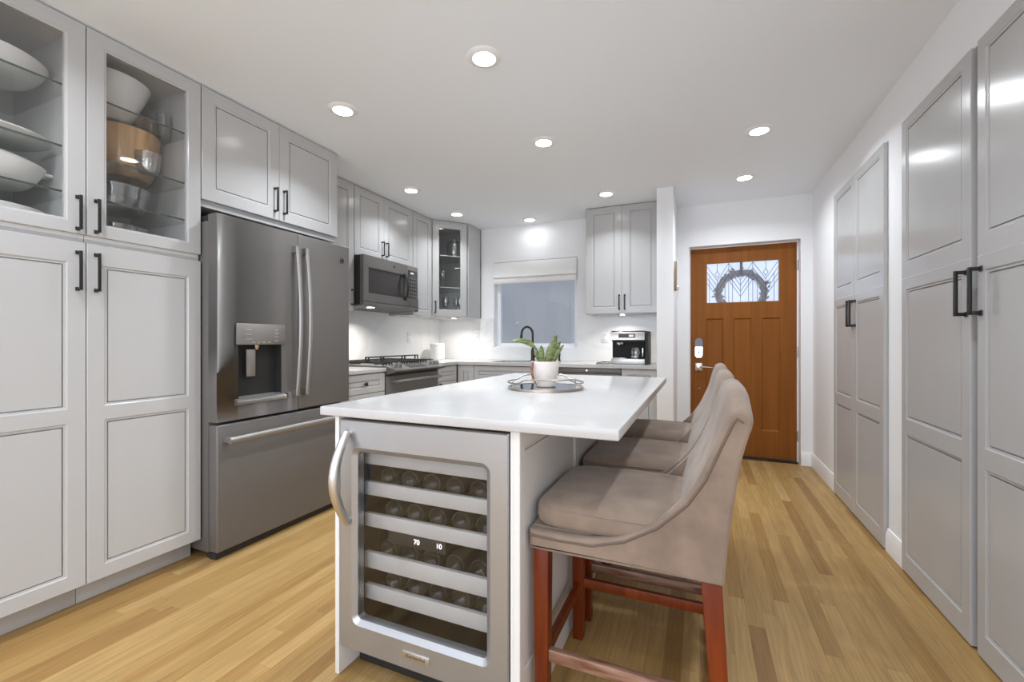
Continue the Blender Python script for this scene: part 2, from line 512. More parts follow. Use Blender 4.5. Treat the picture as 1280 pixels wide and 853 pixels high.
# marble backsplash on the kitchen walls
def f(b):
    box(b, XLW, XLW + .01, 2.36, YB - .01, .9005, 1.45)
    box(b, XLW, WX0, YB - .01, YB, .9005, 1.385); box(b, WX0, WX1, YB - .01, YB, .9005, WZ0); box(b, WX1, -.3425, YB - .01, YB, .9005, 1.385)
struct(one('trim_1', 'splash', None, f))
# door frame in the recess
def f(b):
    y0, y1 = YB + .10, YB + .158
    box(b, DX0, DX0 + .008, y0, y1, 0, DZ1); box(b, DX1 - .012, DX1, y0, y1, 0, DZ1); box(b, DX0 + .008, DX1 - .012, y0, y1, DZ1 - .008, DZ1)
struct(one('trim_2', 'trim', None, f, .001))
struct(bx('trim_3', 'bronze', None, (DX0 + .01, DX1 - .014, YB + .02, YB + .158, .0005, .012), .003))   # threshold

# ------------------------------------------------------------------ window over the sink
def f(b):
    y0, y1 = YB + .075, YB + .13
    a = .052
    box(b, WX0, WX0 + a, y0, y1, WZ0, WZ1); box(b, WX1 - a, WX1, y0, y1, WZ0, WZ1)
    box(b, WX0 + a, WX1 - a, y0, y1, WZ0, WZ0 + a); box(b, WX0 + a, WX1 - a, y0, y1, WZ1 - a, WZ1)
w1 = struct(one('window_1', 'vinyl', None, f, .004))
bx('window_pane', 'glass', w1, (WX0 + .05, WX1 - .05, YB + .10, YB + .104, WZ0 + .05, WZ1 - .05), 0)
bx('window_sill', 'vinyl', w1, (WX0 + .001, WX1 - .001, YB + .002, YB + .074, WZ0, WZ0 + .014), .003)
def f(b):
    box(b, -4.2, -.3, 5.55, 5.65, 0, 3.4)
struct(one('wall_outside', 'stucco', None, f))

# ------------------------------------------------------------------ entry door
dr = struct(finish(NB(), 'door_1', 'door'))
# leaf built from stiles, rails and recessed flat panels
DW0, DW1 = DX0 + .009, DX1 - .013
DY0, DY1 = YB + .106, YB + .150
GX0, GX1, GZ0, GZ1 = .066, .684, 1.495, 1.885
PXS = [(.056, .215), (.299, .455), (.538, .695)]
PZ0, PZ1 = .265, 1.34
bm = NB()
box(bm, DW0, .056, DY0, DY1, .014, DZ1 - .010)
box(bm, .695, DW1, DY0, DY1, .014, DZ1 - .010)
box(bm, .056, .695, DY0, DY1, .014, PZ0)
box(bm, .056, .695, DY0, DY1, PZ1, GZ0)
box(bm, .056, .695, DY0, DY1, GZ1, DZ1 - .010)
box(bm, .056, GX0, DY0, DY1, GZ0, GZ1); box(bm, GX1, .695, DY0, DY1, GZ0, GZ1)
box(bm, .215, .299, DY0, DY1, PZ0, PZ1); box(bm, .455, .538, DY0, DY1, PZ0, PZ1)
me = bpy.data.meshes.new('door_1'); bmesh.ops.recalc_face_normals(bm, faces=bm.faces); bm.to_mesh(me); bm.free()
me.materials.append(M['door']); dr.data = me
for a, c in PXS:
    def f(b):
        i = .014
        vs_ = [(a, DY0 + .001, PZ0), (c, DY0 + .001, PZ0), (c, DY0 + .001, PZ1), (a, DY0 + .001, PZ1)]
        ws = [(a + i, DY0 + .011, PZ0 + i), (c - i, DY0 + .011, PZ0 + i), (c - i, DY0 + .011, PZ1 - i), (a + i, DY0 + .011, PZ1 - i)]
        V = [b.verts.new(q) for q in vs_]; W = [b.verts.new(q) for q in ws]
        B = [b.verts.new((q[0], DY1 - .008, q[2])) for q in vs_]
        for k in range(4):
            b.faces.new((V[k], V[(k + 1) % 4], W[(k + 1) % 4], W[k])); b.faces.new((V[k], B[k], B[(k + 1) % 4], V[(k + 1) % 4]))
        b.faces.new(W); b.faces.new(B)
    one('door_panel', 'door', dr, f, smooth=20)
gp = bx('leaded_glass', 'frost', dr, (GX0 - .004, GX1 + .004, DY0 + .020, DY0 + .026, GZ0 - .004, GZ1 + .004), 0)
def came(b):
    W, Hh = GX1 - GX0, GZ1 - GZ0
    def P(s, t): return (GX0 + s * W, DY0 + .0175, GZ1 - t * Hh)
    def ln(s0, t0, s1, t1):
        s0, s1 = [min(.995, max(.005, s)) for s in (s0, s1)]
        t0, t1 = [min(.995, max(.005, t)) for t in (t0, t1)]
        tube(b, [P(s0, t0), P(s1, t1)], .0022, 6)
    bott = [.15, .48, .825]; peaks = [(-.015, .315), (.315, .65), (.65, .995)]
    for x, (pa, pb) in zip(bott, peaks):
        for o in (.02, .165, .31, .44):
            ln(max(pa, 0), o + (.06 if pa < 0 else 0), x, o + .42); ln(x, o + .42, pb, o)
        ln(x, .86, x, 1); ln(x, .44, x, .86); ln(x, 0, x, .20)
        for d in (-1, 1):
            ln(x, .20, x + d * .032, .285); ln(x + d * .032, .285, x, .37)
            q = x + d * .112
            ln(q, .30, q, 1)
    for pk in (.315, .65): ln(pk, 0, pk, 1)
one('lead_came', 'lead', dr, came)
# deadbolt keypad, lever, viewer, hinges
dbx = -.008
def f(b):
    pts = [(dbx - .032, 1.055), (dbx - .032, .975), (dbx - .018, .955), (dbx + .018, .955), (dbx + .032, .975), (dbx + .032, 1.055), (dbx + .018, 1.07), (dbx - .018, 1.07)]
    prism(b, pts, 'y', DY0 - .022, DY0)
db = one('deadbolt', 'chrome', dr, f, .004)
def f(b):
    pts = [(dbx - .033, 1.066), (dbx + .033, 1.066)] + [(dbx + .033 * math.cos(a), 1.11 + .035 * math.sin(a)) for a in [PI * k / 8 for k in range(9)]]
    prism(b, pts, 'y', DY0 - .030, DY0)
o = one('keypad', 'gloss_dark', db, f, .003); o['label'] = 'black keypad on top of the lock'
one('thumb_turn', 'chrome', db, lambda b: (tube(b, [(dbx, DY0 - .022, 1.015), (dbx, DY0 - .034, 1.015)], .012, 14), box(b, dbx - .004, dbx + .004, DY0 - .046, DY0 - .034, .995, 1.038)), .001)
lv = bx('door_handle', 'chrome', dr, (dbx - .033, dbx + .033, DY0 - .012, DY0, .822, .90), .003)
one('lever', 'chrome', lv, lambda b: (tube(b, [(dbx + .004, DY0 - .012, .862), (dbx + .004, DY0 - .05, .862)], .011, 14), tube(b, [(dbx + .004, DY0 - .046, .862), (dbx + .05, DY0 - .05, .862), (dbx + .125, DY0 - .048, .858)], [.009, .008, .006], 10)), 0)
one('door_knob_button', 'brass', dr, lambda b: lathe(b, [(.012, 0), (.012, -.006), (.006, -.014)], 16, (dbx + .004, DY0, .645), axis='y'), 0)
for z in (.24, 1.02, 1.82):
    one('hinge', 'chrome', dr, lambda b: tube(b, [(DW1 + .003, DY0 - .008, z - .045), (DW1 + .003, DY0 - .008, z + .045)], .007, 10), 0)

# wreath hung outside behind the door glass
wr = thing('wreath', 'brown twig wreath hanging outside behind the leaded door glass', 'wreath', (.372, 4.845, 1.59))
def f(b):
    rnd = random.Random(3)
    tube(b, [(.20 * math.cos(a), 0, .20 * math.sin(a)) for a in [2 * PI * k / 40 for k in range(40)]], .030, 8, closed=True)
    for k in range(260):
        a = rnd.uniform(0, 2 * PI); rr = .20 + rnd.uniform(-.035, .035)
        c = Vector((rr * math.cos(a), rnd.uniform(-.03, .03), rr * math.sin(a)))
        d = Vector((-math.sin(a) + rnd.uniform(-.8, .8), rnd.uniform(-.4, .4), math.cos(a) + rnd.uniform(-.8, .8))).normalized() * rnd.uniform(.03, .055)
        s = d.cross(Vector((0, 1, 0))).normalized() * .010
        h = Vector((0, .004, 0))
        p = [c, c + d * .5 + s, c + d, c + d * .5 - s]
        A = [b.verts.new(q - h) for q in p]; T = b.verts.new(c + d * .5 + h)
        b.faces.new(A)
        for i in range(4): b.faces.new((A[i], A[(i + 1) % 4], T))
one('foliage', 'twig', wr, f, smooth=0)
one('hanger_strap', 'bronze', wr, lambda b: (box(b, -.012, .012, -.0505, -.0475, .17, .440),), 0)

# =================================================================== CEILING LIGHTS
def downlight(label, x, y, power=1.0):
    t = thing('ceiling_downlight', label, 'ceiling light', (x, y, H), 0, 'recessed ceiling downlights')
    one('trim_ring', 'trim', t, lambda b: lathe(b, [(.052, -.001), (.053, -.011), (.074, -.007), (.081, -.001), (.081, 0), (.052, 0)], 40, close=True), 0)
    one('lens', 'lens', t, lambda b: lathe(b, [(.0525, -.001), (.0525, -.0105), (.048, -.0125), (.030, -.014), (.004, -.015)], 40), 0)
    l = area_light('downlight_lamp', (x, y, H - .018), (0, 0, 0), .10, DOWNLIGHT_W * power, DOWNLIGHT_COL, spread=R(150 if power == 1.0 else 122 if power > .6 else 180))
    l.parent = t; l.matrix_parent_inverse = Matrix.Identity(4); l.location = (0, 0, -.018)
    return t
for lab, x, y in (
    ('large lit round downlight in the ceiling over the near end of the island', -.922, 1.82),
    ('lit round downlight in the ceiling in front of the fridge', -1.871, 1.914),
    ('lit round downlight in the middle of the ceiling over the far end of the island', -.951, 2.749),
    ('lit round downlight in the ceiling in front of the microwave', -2.316, 3.166),
    ('lit round downlight in the ceiling in front of the corner glass cabinet', -2.317, 3.949),
    ('lit round downlight in the ceiling close to the wall above the kitchen window', -1.697, 4.442),
    ('lit round downlight in the ceiling in front of the cabinet above the coffee maker', -.77, 3.93),
    ('lit round downlight over the hallway beside the far bar stool', .342, 3.125),
    ('lit round downlight over the hallway nearest the wooden entry door', .331, 3.976)):
    downlight(lab, x, y, 0.11 if y > 4.2 else .62 if x < -2.2 or (y > 3.5 and x < 0) else 1.0 if x > 0 and y > 2 else 1.05)
for lab, x, y in (  # extra downlights outside the view, added to even out the room light
    ('added unseen downlight in the ceiling above the pantry cabinets behind the viewer', -1.871, .55),
    ('added unseen downlight in the ceiling right above the viewer', -.5, -.4),
    ('added unseen downlight in the living room ceiling behind the viewer', -1.6, -1.8),
    ('added unseen downlight in the hallway ceiling beside the viewer and the big closet', .342, 1.15),
    ('added unseen downlight in the living room ceiling left of the viewer', -1.9, -.6),
    ('added unseen downlight in the living room ceiling beside the right wall', .2, -1.8)):
    downlight(lab, x, y)

def puck(label, x, y, z):
    t = thing('under_cabinet_light', label, 'cabinet light', (x, y, z))
    one('housing', 'chrome', t, lambda b: lathe(b, [(.034, 0), (.034, -.010), (.028, -.011), (.028, 0)], 24, close=True), 0)
    one('lens', 'lens', t, lambda b: lathe(b, [(.028, -.001), (.028, -.010), (.004, -.011)], 24), 0)
    l = area_light('puck_lamp', (0, 0, -.013), (0, 0, 0), .05, PUCK_W, (1, .95, .88), spread=R(140)); l.parent = t

# =================================================================== LEFT RUN OF CABINETS  (local x -> +Y, front -> +X)
RZL = R(90)
def pantry(label, y0, w, handle_right, far):
    t = thing('pantry_cabinet', label, 'cabinet', (-2.349, y0, 0), RZL)
    carcass(t, .001, w - .001, .020, .60, .10, 1.545, mat='cab')
    carcass(t, .001, w - .001, .020, .60, 1.545, H - .004, mat='cab_in', name='upper_carcass')
    bx('toe_kick', 'cab', t, (.001, w - .001 - (.0 if not far else .0), .085, .105, .001, .10), .001)
    hx = w - .030 if handle_right else .030
    st = .058
    cab_door(t, .0015, .102, w - .003, 1.424, [(st, w - .003 - st, .058, .68), (st, w - .003 - st, .738, 1.338)], handle=(hx, 1.225, 1.385), name='panel_door')
    g = cab_door(t, .0015, 1.560, w - .003, .872, [(st, w - .003 - st, .048, .812)], glass=True, handle=(hx, .015, .155), name='glass_door')
    for z in (1.73, 1.915, 2.167):
        s = bx('glass_shelf', 'shelf_glass', t, (.021, w - .021, .045, .588, z - .004, z + .004), 0)
        bx('shelf_edge', 'shelf_edge', s, (.021, w - .021, .0435, .045, z - .004, z + .004), 0)
    for z in (1.66, 1.90, 2.30):
        bx('hinge', 'chrome', t, ((w - .034 if not handle_right else .021), (w - .021 if not handle_right else .034), .024, .05, z - .018, z + .018), .002)
    return t
pantry('tall grey cabinet at the left end with white platters behind its glass door', .52, .457, True, False)
pantry('tall grey cabinet beside the fridge with a wooden bowl behind its glass door', .977, .457, False, True)

# ------------------------------------------------------------------ dishes behind the glass
def lathe_thing(name, label, cat, prof, loc, mat, seg=40, sx=1, sy=1, group=None, rz=0):
    o = one(name, mat, None, lambda b: lathe(b, prof, seg, close=True, sx=sx, sy=sy), 0, loc=loc)
    o.rotation_euler.z = rz
    return tag(o, label, cat, group)
def bowl_prof(r0, r1, h, t=.006, n=8, curve=1.0):
    out, inn = [], []
    for k in range(n + 1):
        u = k / n
        r = r0 + (r1 - r0) * (u ** curve if curve >= 1 else u ** curve); z = h * (u ** (1 / curve) if curve < 1 else u)
        out.append((r, z)); inn.append((max(.002, r - t), z if k == n else max(t, z)))
    return [(.002, 0)] + out + inn[::-1] + [(.002, t)]
SH = .0045
lathe_thing('serving_bowl', 'wide white serving bowl on the top glass shelf of the left end cabinet', 'bowl', bowl_prof(.10, .205, .085, .008, curve=.6), (-2.62, .745, 2.167 + SH), 'white', sx=.95)
pt = thing('platter', 'flat white platter on the middle glass shelf of the left end cabinet', 'platter', (-2.58, .7485, 1.915 + SH))
def f(b):
    n = 40
    prof = [(.004, 0), (.15, 0), (.175, .010), (.200, .022), (.202, .026), (.196, .026), (.168, .014), (.15, .006), (.004, .006)]
    lathe(b, prof, n, close=True, sx=.9)
one('dish', 'white', pt, f, 0)
tu = thing('tureen', 'white footed tureen with lug handles on the lowest glass shelf of the left end cabinet', 'dish', (-2.58, .7485, 1.73 + SH))
one('bowl', 'white', tu, lambda b: lathe(b, bowl_prof(.10, .182, .095, .008, curve=.7), 40, close=True, sx=.9), 0)
one('lid', 'white', tu, lambda b: lathe(b, [(.002, .150), (.03, .149), (.10, .132), (.155, .110), (.180, .0965), (.174, .096), (.1, .122), (.002, .140)], 40, close=True, sx=.9), 0)
for s in (-1, 1):
    one('handle', 'white', tu, lambda b: tube(b, [(-.03, s * .172, .088), (-.02, s * .198, .09), (.02, s * .198, .09), (.03, s * .172, .088)], .007, 8), 0)
cs = thing('casserole_dish', 'low white casserole with lug handles on the floor of the left end cabinet', 'dish', (-2.58, .7485, 1.5645))
one('bowl', 'white', cs, lambda b: lathe(b, bowl_prof(.13, .180, .085, .008, curve=.6), 40, close=True, sx=.9), 0)
for s in (-1, 1):
    one('handle', 'white', cs, lambda b: tube(b, [(-.03, s * .170, .078), (-.02, s * .197, .08), (.02, s * .197, .08), (.03, s * .170, .078)], .007, 8), 0)

lathe_thing('serving_bowl', 'white cone-shaped bowl on the top glass shelf of the cabinet beside the fridge', 'bowl', bowl_prof(.075, .165, .19, .006, curve=.9), (-2.62, 1.165, 2.167 + SH), 'white')
lathe_thing('salad_bowl', 'round striped wooden salad bowl on the middle glass shelf', 'bowl', bowl_prof(.075, .155, .235, .009, curve=.5), (-2.665, 1.245, 1.915 + SH), 'copper')
def hammered(r0, r1, h, seg=36, n=9, seed=1):
    rnd = random.Random(seed)
    b = NB(); rings = []
    prof = [(r0 + (r1 - r0) * math.sqrt(k / n), h * k / n) for k in range(n + 1)]
    for side in (0, 1):
        seq = prof if side == 0 else [(max(.004, r - .005), max(.005, z)) for r, z in prof[::-1]]
        for r, z in seq:
            rings.append([b.verts.new(((r + rnd.uniform(-.003, .003) * (1 - side)) * math.cos(2 * PI * k / seg), (r + rnd.uniform(-.003, .003) * (1 - side)) * math.sin(2 * PI * k / seg), z)) for k in range(seg)])
    for A, B in zip(rings[:-1], rings[1:]):
        for k in range(seg): b.faces.new((A[k], A[(k + 1) % seg], B[(k + 1) % seg], B[k]))
    b.faces.new(rings[0]); b.faces.new(rings[-1])
    return b
tag(finish(hammered(.034, .052, .095, seed=2), 'glass_bowl', 'glassware', None, loc=(-2.432, 1.24, 1.915 + SH), smooth=60), 'rippled clear glass bowl in front of the wooden salad bowl', 'glass bowl')
tag(finish(hammered(.10, .135, .115, seed=4), 'glass_bowl', 'glassware', None, loc=(-2.58, 1.175, 1.73 + SH), smooth=60), 'cut clear glass bowl on the lowest glass shelf beneath the wooden bowl', 'glass bowl')
tag(finish(hammered(.09, .12, .10, seed=5), 'glass_bowl', 'glassware', None, loc=(-2.58, 1.18, 1.5645), smooth=60), 'cut clear glass bowl on the cabinet floor under the glass shelves', 'glass bowl')
def tumbler(r0, r1, h): return [(.002, 0), (r0, 0), (r1, h), (r1 - .003, h), (r0 - .003, .008), (.002, .008)]
for k, (x, y) in enumerate(((-2.56, 1.375), (-2.66, 1.37), (-2.75, 1.365))):
    lathe_thing('glass_tumbler', 'clear glass tumbler standing beside the white cone-shaped bowl', 'glass', tumbler(.026, .032, .12), (x, y, 2.167 + SH), 'glassware', 24, group='tumblers beside the white bowl')

# ------------------------------------------------------------------ cabinet over the fridge
t = thing('wall_cabinet', 'wide two-door grey cabinet above the fridge', 'cabinet', (-2.349, 1.436, 0), RZL)
carcass(t, .001, .917, .020, .60, 1.815, H - .004, mat='cab', open_front=False)
for (x, w, hx) in ((.0015, .450, .418), (.4535, .4625, .030)):
    cab_door(t, x, 1.850, w, .583, [(.062, w - .062, .062, .521)], handle=(hx, .045, .190))
# side panel between fridge and stove counter
t = thing('cabinet_panel', 'tall narrow grey side panel standing at the far side of the fridge', 'panel', (-2.349, 2.3565, 0), RZL)
bx('side_board', 'cab', t, (0, .018, .10, .60, .001, 1.81), .001)

# ------------------------------------------------------------------ upper cabinets over the stove
XU = -2.66
t = thing('wall_cabinet', 'narrow grey wall cabinet between the fridge and the microwave', 'cabinet', (XU, 2.40, 0), RZL)
carcass(t, .001, .446, .020, .305, 1.372, H - .004, mat='cab', open_front=False)
cab_door(t, .0015, 1.374, .444, 1.058, [(.06, .384, .06, .998)], handle=(.418, .045, .175))
t = thing('wall_cabinet', 'two-door grey wall cabinet directly above the microwave', 'cabinet', (XU, 2.850, 0), RZL)
carcass(t, .001, .812, .020, .305, 1.845, H - .004, mat='cab', open_front=False)
cab_door(t, .0015, 1.847, .373, .585, [(.058, .315, .06, .525)], handle=(.345, .045, .175))
cab_door(t, .3765, 1.847, .435, .585, [(.058, .377, .06, .525)], handle=(.030, .045, .175))
t = thing('wall_cabinet', 'narrow single-door grey wall cabinet between the microwave and the corner cabinet', 'cabinet', (XU, 3.668, 0), RZL)
carcass(t, .001, .334, .020, .305, 1.380, H - .004, mat='cab', open_front=False)
cab_door(t, .0015, 1.382, .332, 1.050, [(.055, .277, .055, .995)], handle=(.034, .035, .165))
# diagonal corner cabinet with a glass door
A0, A1 = Vector((-2.660, 4.008)), Vector((-2.40, 4.312))
dv = A1 - A0; wdg = dv.length; ang = math.atan2(dv.y, dv.x)
t = thing('corner_cabinet', 'tall diagonal grey corner cabinet with a single glass door and glassware inside', 'cabinet', (A0.x, A0.y, 0), ang)
def loc2(x, y):   # world -> local of the corner cabinet
    d = Vector((x, y)) - A0
    c, s = math.cos(ang), math.sin(ang)
    return (d.x * c + d.y * s, -d.x * s + d.y * c)
CP = [loc2(*p) for p in ((-2.400 - .012, 4.312 + .016), (-2.388, 4.312 + .02), (-2.388, YB - .012), (XLW + .012, YB - .012), (XLW + .012, 4.006), (-2.672, 4.006))]
def f(b):
    prism(b, CP, 'z', 1.385, 1.403); prism(b, CP, 'z', 2.418, H - .004)
    def wall(p, q):
        d = (Vector(q) - Vector(p)).normalized(); n = Vector((-d.y, d.x)) * .016
        prism(b, [p, q, (q[0] + n.x, q[1] + n.y), (p[0] + n.x, p[1] + n.y)], 'z', 1.403, 2.418)
    wall(CP[1], CP[2]); wall(CP[2], CP[3]); wall(CP[3], CP[4]); wall(CP[4], CP[5])
one('carcass', 'cab', t, f, .001, 1)
cab_door(t, .004, 1.388, wdg - .004, 1.044, [(.066, wdg - .070, .068, .976)], glass=True, handle=(.030, .035, .165), name='glass_door')
for z in (1.71, 2.06):
    sh = [loc2(*p) for p in ((-2.62, 4.10), (-2.46, 4.29), (-2.41, 4.34), (-2.41, 4.61), (-2.95, 4.61), (-2.95, 4.05), (-2.67, 4.05))]
    s = one('glass_shelf', 'shelf_glass', t, lambda b: prism(b, sh, 'z', z - .004, z + .004), 0)
    e = [loc2(*p) for p in ((-2.62, 4.10), (-2.46, 4.29), (-2.458, 4.287), (-2.618, 4.097))]
    one('shelf_edge', 'cab', s, lambda b: prism(b, e, 'z', z - .004, z + .004), 0)
def goblet(h, r):
    return [(.002, 0), (r * .85, 0), (r * .85, .003), (.006, .008), (.005, h * .45), (r * .75, h * .55), (r, h * .75), (r * .85, h), (r * .85 - .002, h), (r - .002, h * .75), (r * .72, h * .56), (.002, h * .47)]
cg = thing('glass_pitcher', 'wide clear glass jar on the top shelf of the corner glass cabinet', 'glass jar', (-2.58, 4.34, 2.0645))
one('jar', 'glassware', cg, lambda b: lathe(b, [(.002, 0), (.07, 0), (.085, .05), (.085, .16), (.075, .18), (.072, .18), (.081, .16), (.081, .05), (.066, .006), (.002, .006)], 28, close=True), 0)
one('lid', 'glassware', cg, lambda b: lathe(b, [(.002, .215), (.015, .212), (.012, .198), (.07, .184), (.07, .181), (.002, .183)], 28, close=True), 0)
for (x, y) in ((-2.655, 4.21), (-2.70, 4.30), (-2.50, 4.45)):
    lathe_thing('wine_glass', 'stemmed clear glass on the middle shelf of the corner glass cabinet', 'glass', goblet(.20, .036), (x, y, 1.7145), 'glassware', 24, group='stemware on the middle corner shelf')
for (x, y) in ((-2.62, 4.22), (-2.68, 4.30), (-2.52, 4.36), (-2.60, 4.42)):
    lathe_thing('wine_glass', 'stemmed clear glass on the floor of the corner glass cabinet', 'glass', goblet(.21, .038), (x, y, 1.4035), 'glassware', 24, group='stemware on the corner cabinet floor')
puck('small lit puck light under the corner glass cabinet', -2.58, 4.33, 1.3845)

# ------------------------------------------------------------------ right-hand wall cabinet
t = thing('wall_cabinet', 'two-door grey wall cabinet above the coffee maker', 'cabinet', (-1.049, 4.314, 0), 0)
carcass(t, .001, .704, .020, .3175, 1.385, H - .004, mat='cab', open_front=False)
for (x, w, hx) in ((.0015, .352, .330), (.355, .348, .028)):
    cab_door(t, x, 1.387, w, 1.046, [(.068, w - .062, .058, .992)], handle=(hx, .035, .180))
puck('small lit puck light under the cabinet above the coffee maker', -.70, 4.40, 1.3845)

# =================================================================== FRIDGE
FY = 1.437
t = thing('refrigerator', 'large slate grey french-door fridge with a water dispenser and bottom freezer', 'fridge', (-2.23, FY, 0), RZL)
FW = .905; SP = .486
bx('body', 'slate', t, (.004, FW - .004, .075, .74, .035, 1.735), .006)
bx('base_grille', 'dark', t, (.01, FW - .01, .03, .10, .006, .036), .003)
for x in (.03, FW - .03):
    one('foot', 'dark', t, lambda b: lathe(b, [(.018, .001), (.018, .012), (.008, .012), (.008, .036)], 14, (x, .07, 0)), 0)
for x in (.05, FW - .05):
    bx('hinge_cover', 'dark', t, (x - .04, x + .04, .02, .16, 1.735, 1.768), .008)
# left door with the dispenser hole
DXa, DXb, DZa, DZb = .096, .388, .800, 1.212
CXa, CXb, CZa, CZb = .108, .370, .815, 1.100
def f(b):
    z0, z1, d = .705, 1.765, .068
    xs = [0, CXa, CXb, SP - .003]; zs = [z0, CZa, CZb, z1]
    for i in range(3):
        for j in range(3):
            if i == 1 and j == 1: continue
            box(b, xs[i], xs[i + 1], 0, d, zs[j], zs[j + 1])
    bmesh.ops.remove_doubles(b, verts=b.verts, dist=.0002)
    inner = [fc for fc in b.faces if len([e for e in fc.edges if len(e.link_faces) > 2]) == 4]
    seen = {}
    for fc in list(b.faces):
        k = tuple(round(c, 4) for c in fc.calc_center_median())
        seen.setdefault(k, []).append(fc)
    kill = [q for v_ in seen.values() if len(v_) > 1 for q in v_]
    bmesh.ops.delete(b, geom=kill, context='FACES')
    box(b, CXa - .004, CXb + .004, .060, .066, CZa - .004, CZb + .004)
bm = NB(); f(bm); bm.normal_update()
es = [e for e in bm.edges if len(e.link_faces) == 2 and e.calc_face_angle(0) > .5 and all(abs(v.co.y) < .001 for v in e.verts) and (abs(e.verts[0].co.x) < .001 and abs(e.verts[1].co.x) < .001 or abs(e.verts[0].co.z - 1.765) < .001 and abs(e.verts[1].co.z - 1.765) < .001)]
bmesh.ops.bevel(bm, geom=es, offset=.005, segments=3, affect='EDGES', profile=.5)
ld = finish(bm, 'door', 'slate', t, smooth=40)
dp = one('dispenser_cavity', 'dark', ld, lambda b: (box(b, CXa, CXb, .055, .060, CZa, CZb), box(b, CXa, CXa + .004, .001, .055, CZa, CZb), box(b, CXb - .004, CXb, .001, .055, CZa, CZb), box(b, CXa + .004, CXb - .004, .001, .055, CZb - .004, CZb)), 0)
bx('control_panel', 'slate_hi', ld, (DXa, DXb, -.009, .002, 1.098, DZb), .003)
for x0, x1, zs_ in ((.045, .085, (1.125, 1.151, 1.177)), (.225, .245, (1.118, 1.138, 1.158, 1.178)), (.085, .100, (1.108,)), (.117, .132, (1.108,)), (.149, .164, (1.108,)), (.181, .196, (1.108,))):
    for z in zs_:
        bx('panel_icon', 'chrome', ld, (DXa + x0, DXa + x1, -.0100, -.0088, z, z + .005), 0)
one('nozzle', 'chrome', ld, lambda b: lathe(b, [(.018, 1.099), (.014, 1.080), (.008, 1.070)], 16, (.235, .030, 0)), 0)
bx('paddle', 'slate_hi', ld, (.172, .225, .022, .032, .925, 1.072), .003)
def f(b):
    prism(b, [(-.026, .782), (-.026, .806), (.054, .814), (.054, .782)], 'x', DXa - .006, DXb - .004)
bm = NB(); prism(bm, [(-.022, .784), (-.022, .803), (.002, .8145), (.002, .784)], 'x', DXa - .006, DXb - .004)
finish(bm, 'drip_tray', 'slate_hi', ld, .003)
bx('drip_grate', 'slate_hi', ld, (CXa + .004, CXb - .004, .003, .054, CZa + .0005, CZa + .006), .002)
rd = bx('door', 'slate', t, (SP + .003, FW, 0, .068, .705, 1.765), .008, seg=3)
fz = bx('freezer_drawer', 'slate', t, (0, FW, 0, .068, .045, .690), .008, seg=3)
for x, d in ((SP - .036, ld), (SP + .034, rd)):
    pts = []
    for k in range(13):
        u = k / 12
        pts.append((x, -.035 - .030 * math.sin(PI * u), .795 + u * .885))
    def f(b):
        tube(b, pts, .0125, 8, flat=(1.0, .75))
        for z in (.812, 1.662):
            box(b, x - .011, x + .011, -.042, 0, z - .02, z + .02)
    one('handle', 'slate_hi', d, f, 0, smooth=50)
def f(b):
    tube(b, [(.030, -.055, .612), (.25, -.062, .616), (FW - .25, -.062, .616), (FW - .03, -.055, .612)], .0145, 8, flat=(.7, 1.2))
    for x in (.05, FW - .05): box(b, x - .018, x + .018, -.055, 0, .602, .624)
one('handle', 'slate_hi', fz, f, 0, smooth=50)
one('emblem', 'dark', rd, lambda b: lathe(b, [(.020, 0), (.020, -.0025), (.017, -.004)], 28, (FW - .068, 0, 1.662), axis='y'), 0)
one('emblem_ring', 'slate_hi', rd, lambda b: lathe(b, [(.0165, -.0035), (.0165, -.0048), (.0140, -.0048), (.0140, -.0035)], 28, (FW - .068, 0, 1.662), axis='y', close=True), 0)

# =================================================================== COUNTERTOPS AND BASE CABINETS
ZC = .900; CT = .030
def f(b): box(b, XLW + .011, -2.335, 2.378, 2.862, ZC - CT, ZC)
tag(one('countertop', 'quartz', None, f, .003), 'short white countertop piece between the fridge and the stove', 'countertop')
# L-shaped counter with the sink hole
SX0, SX1, SY0, SY1 = -2.02, -1.38, 4.10, 4.50
def f(b):
    box(b, XLW + .011, -2.335, 3.640, 4.633, ZC - CT, ZC)
    box(b, -2.335, SX0, 4.000, 4.633, ZC - CT, ZC); box(b, SX0, SX1, 4.000, SY0, ZC - CT, ZC); box(b, SX0, SX1, SY1, 4.633, ZC - CT, ZC)
    box(b, SX1, -.3435, 4.000, 4.633, ZC - CT, ZC)
tag(one('countertop', 'quartz', None, f, 0), 'long white L-shaped countertop running under the kitchen window', 'countertop')
sk = thing('sink', 'undermount steel sink below the kitchen window', 'sink', (0, 0, 0))
def f(b):
    box(b, SX0 - .01, SX1 + .01, SY0 - .01, SY1 + .01, .66, .668)
    box(b, SX0 - .01, SX0, SY0 - .01, SY1 + .01, .668, .869); box(b, SX1, SX1 + .01, SY0 - .01, SY1 + .01, .668, .869)
    box(b, SX0, SX1, SY0 - .01, SY0, .668, .869); box(b, SX0, SX1, SY1, SY1 + .01, .668, .869)
one('basin', 'steel', sk, f, 0)
one('drain', 'chrome', sk, lambda b: lathe(b, [(.04, .668), (.04, .671), (.03, .672)], 20, (-1.7, 4.3, 0)), 0)

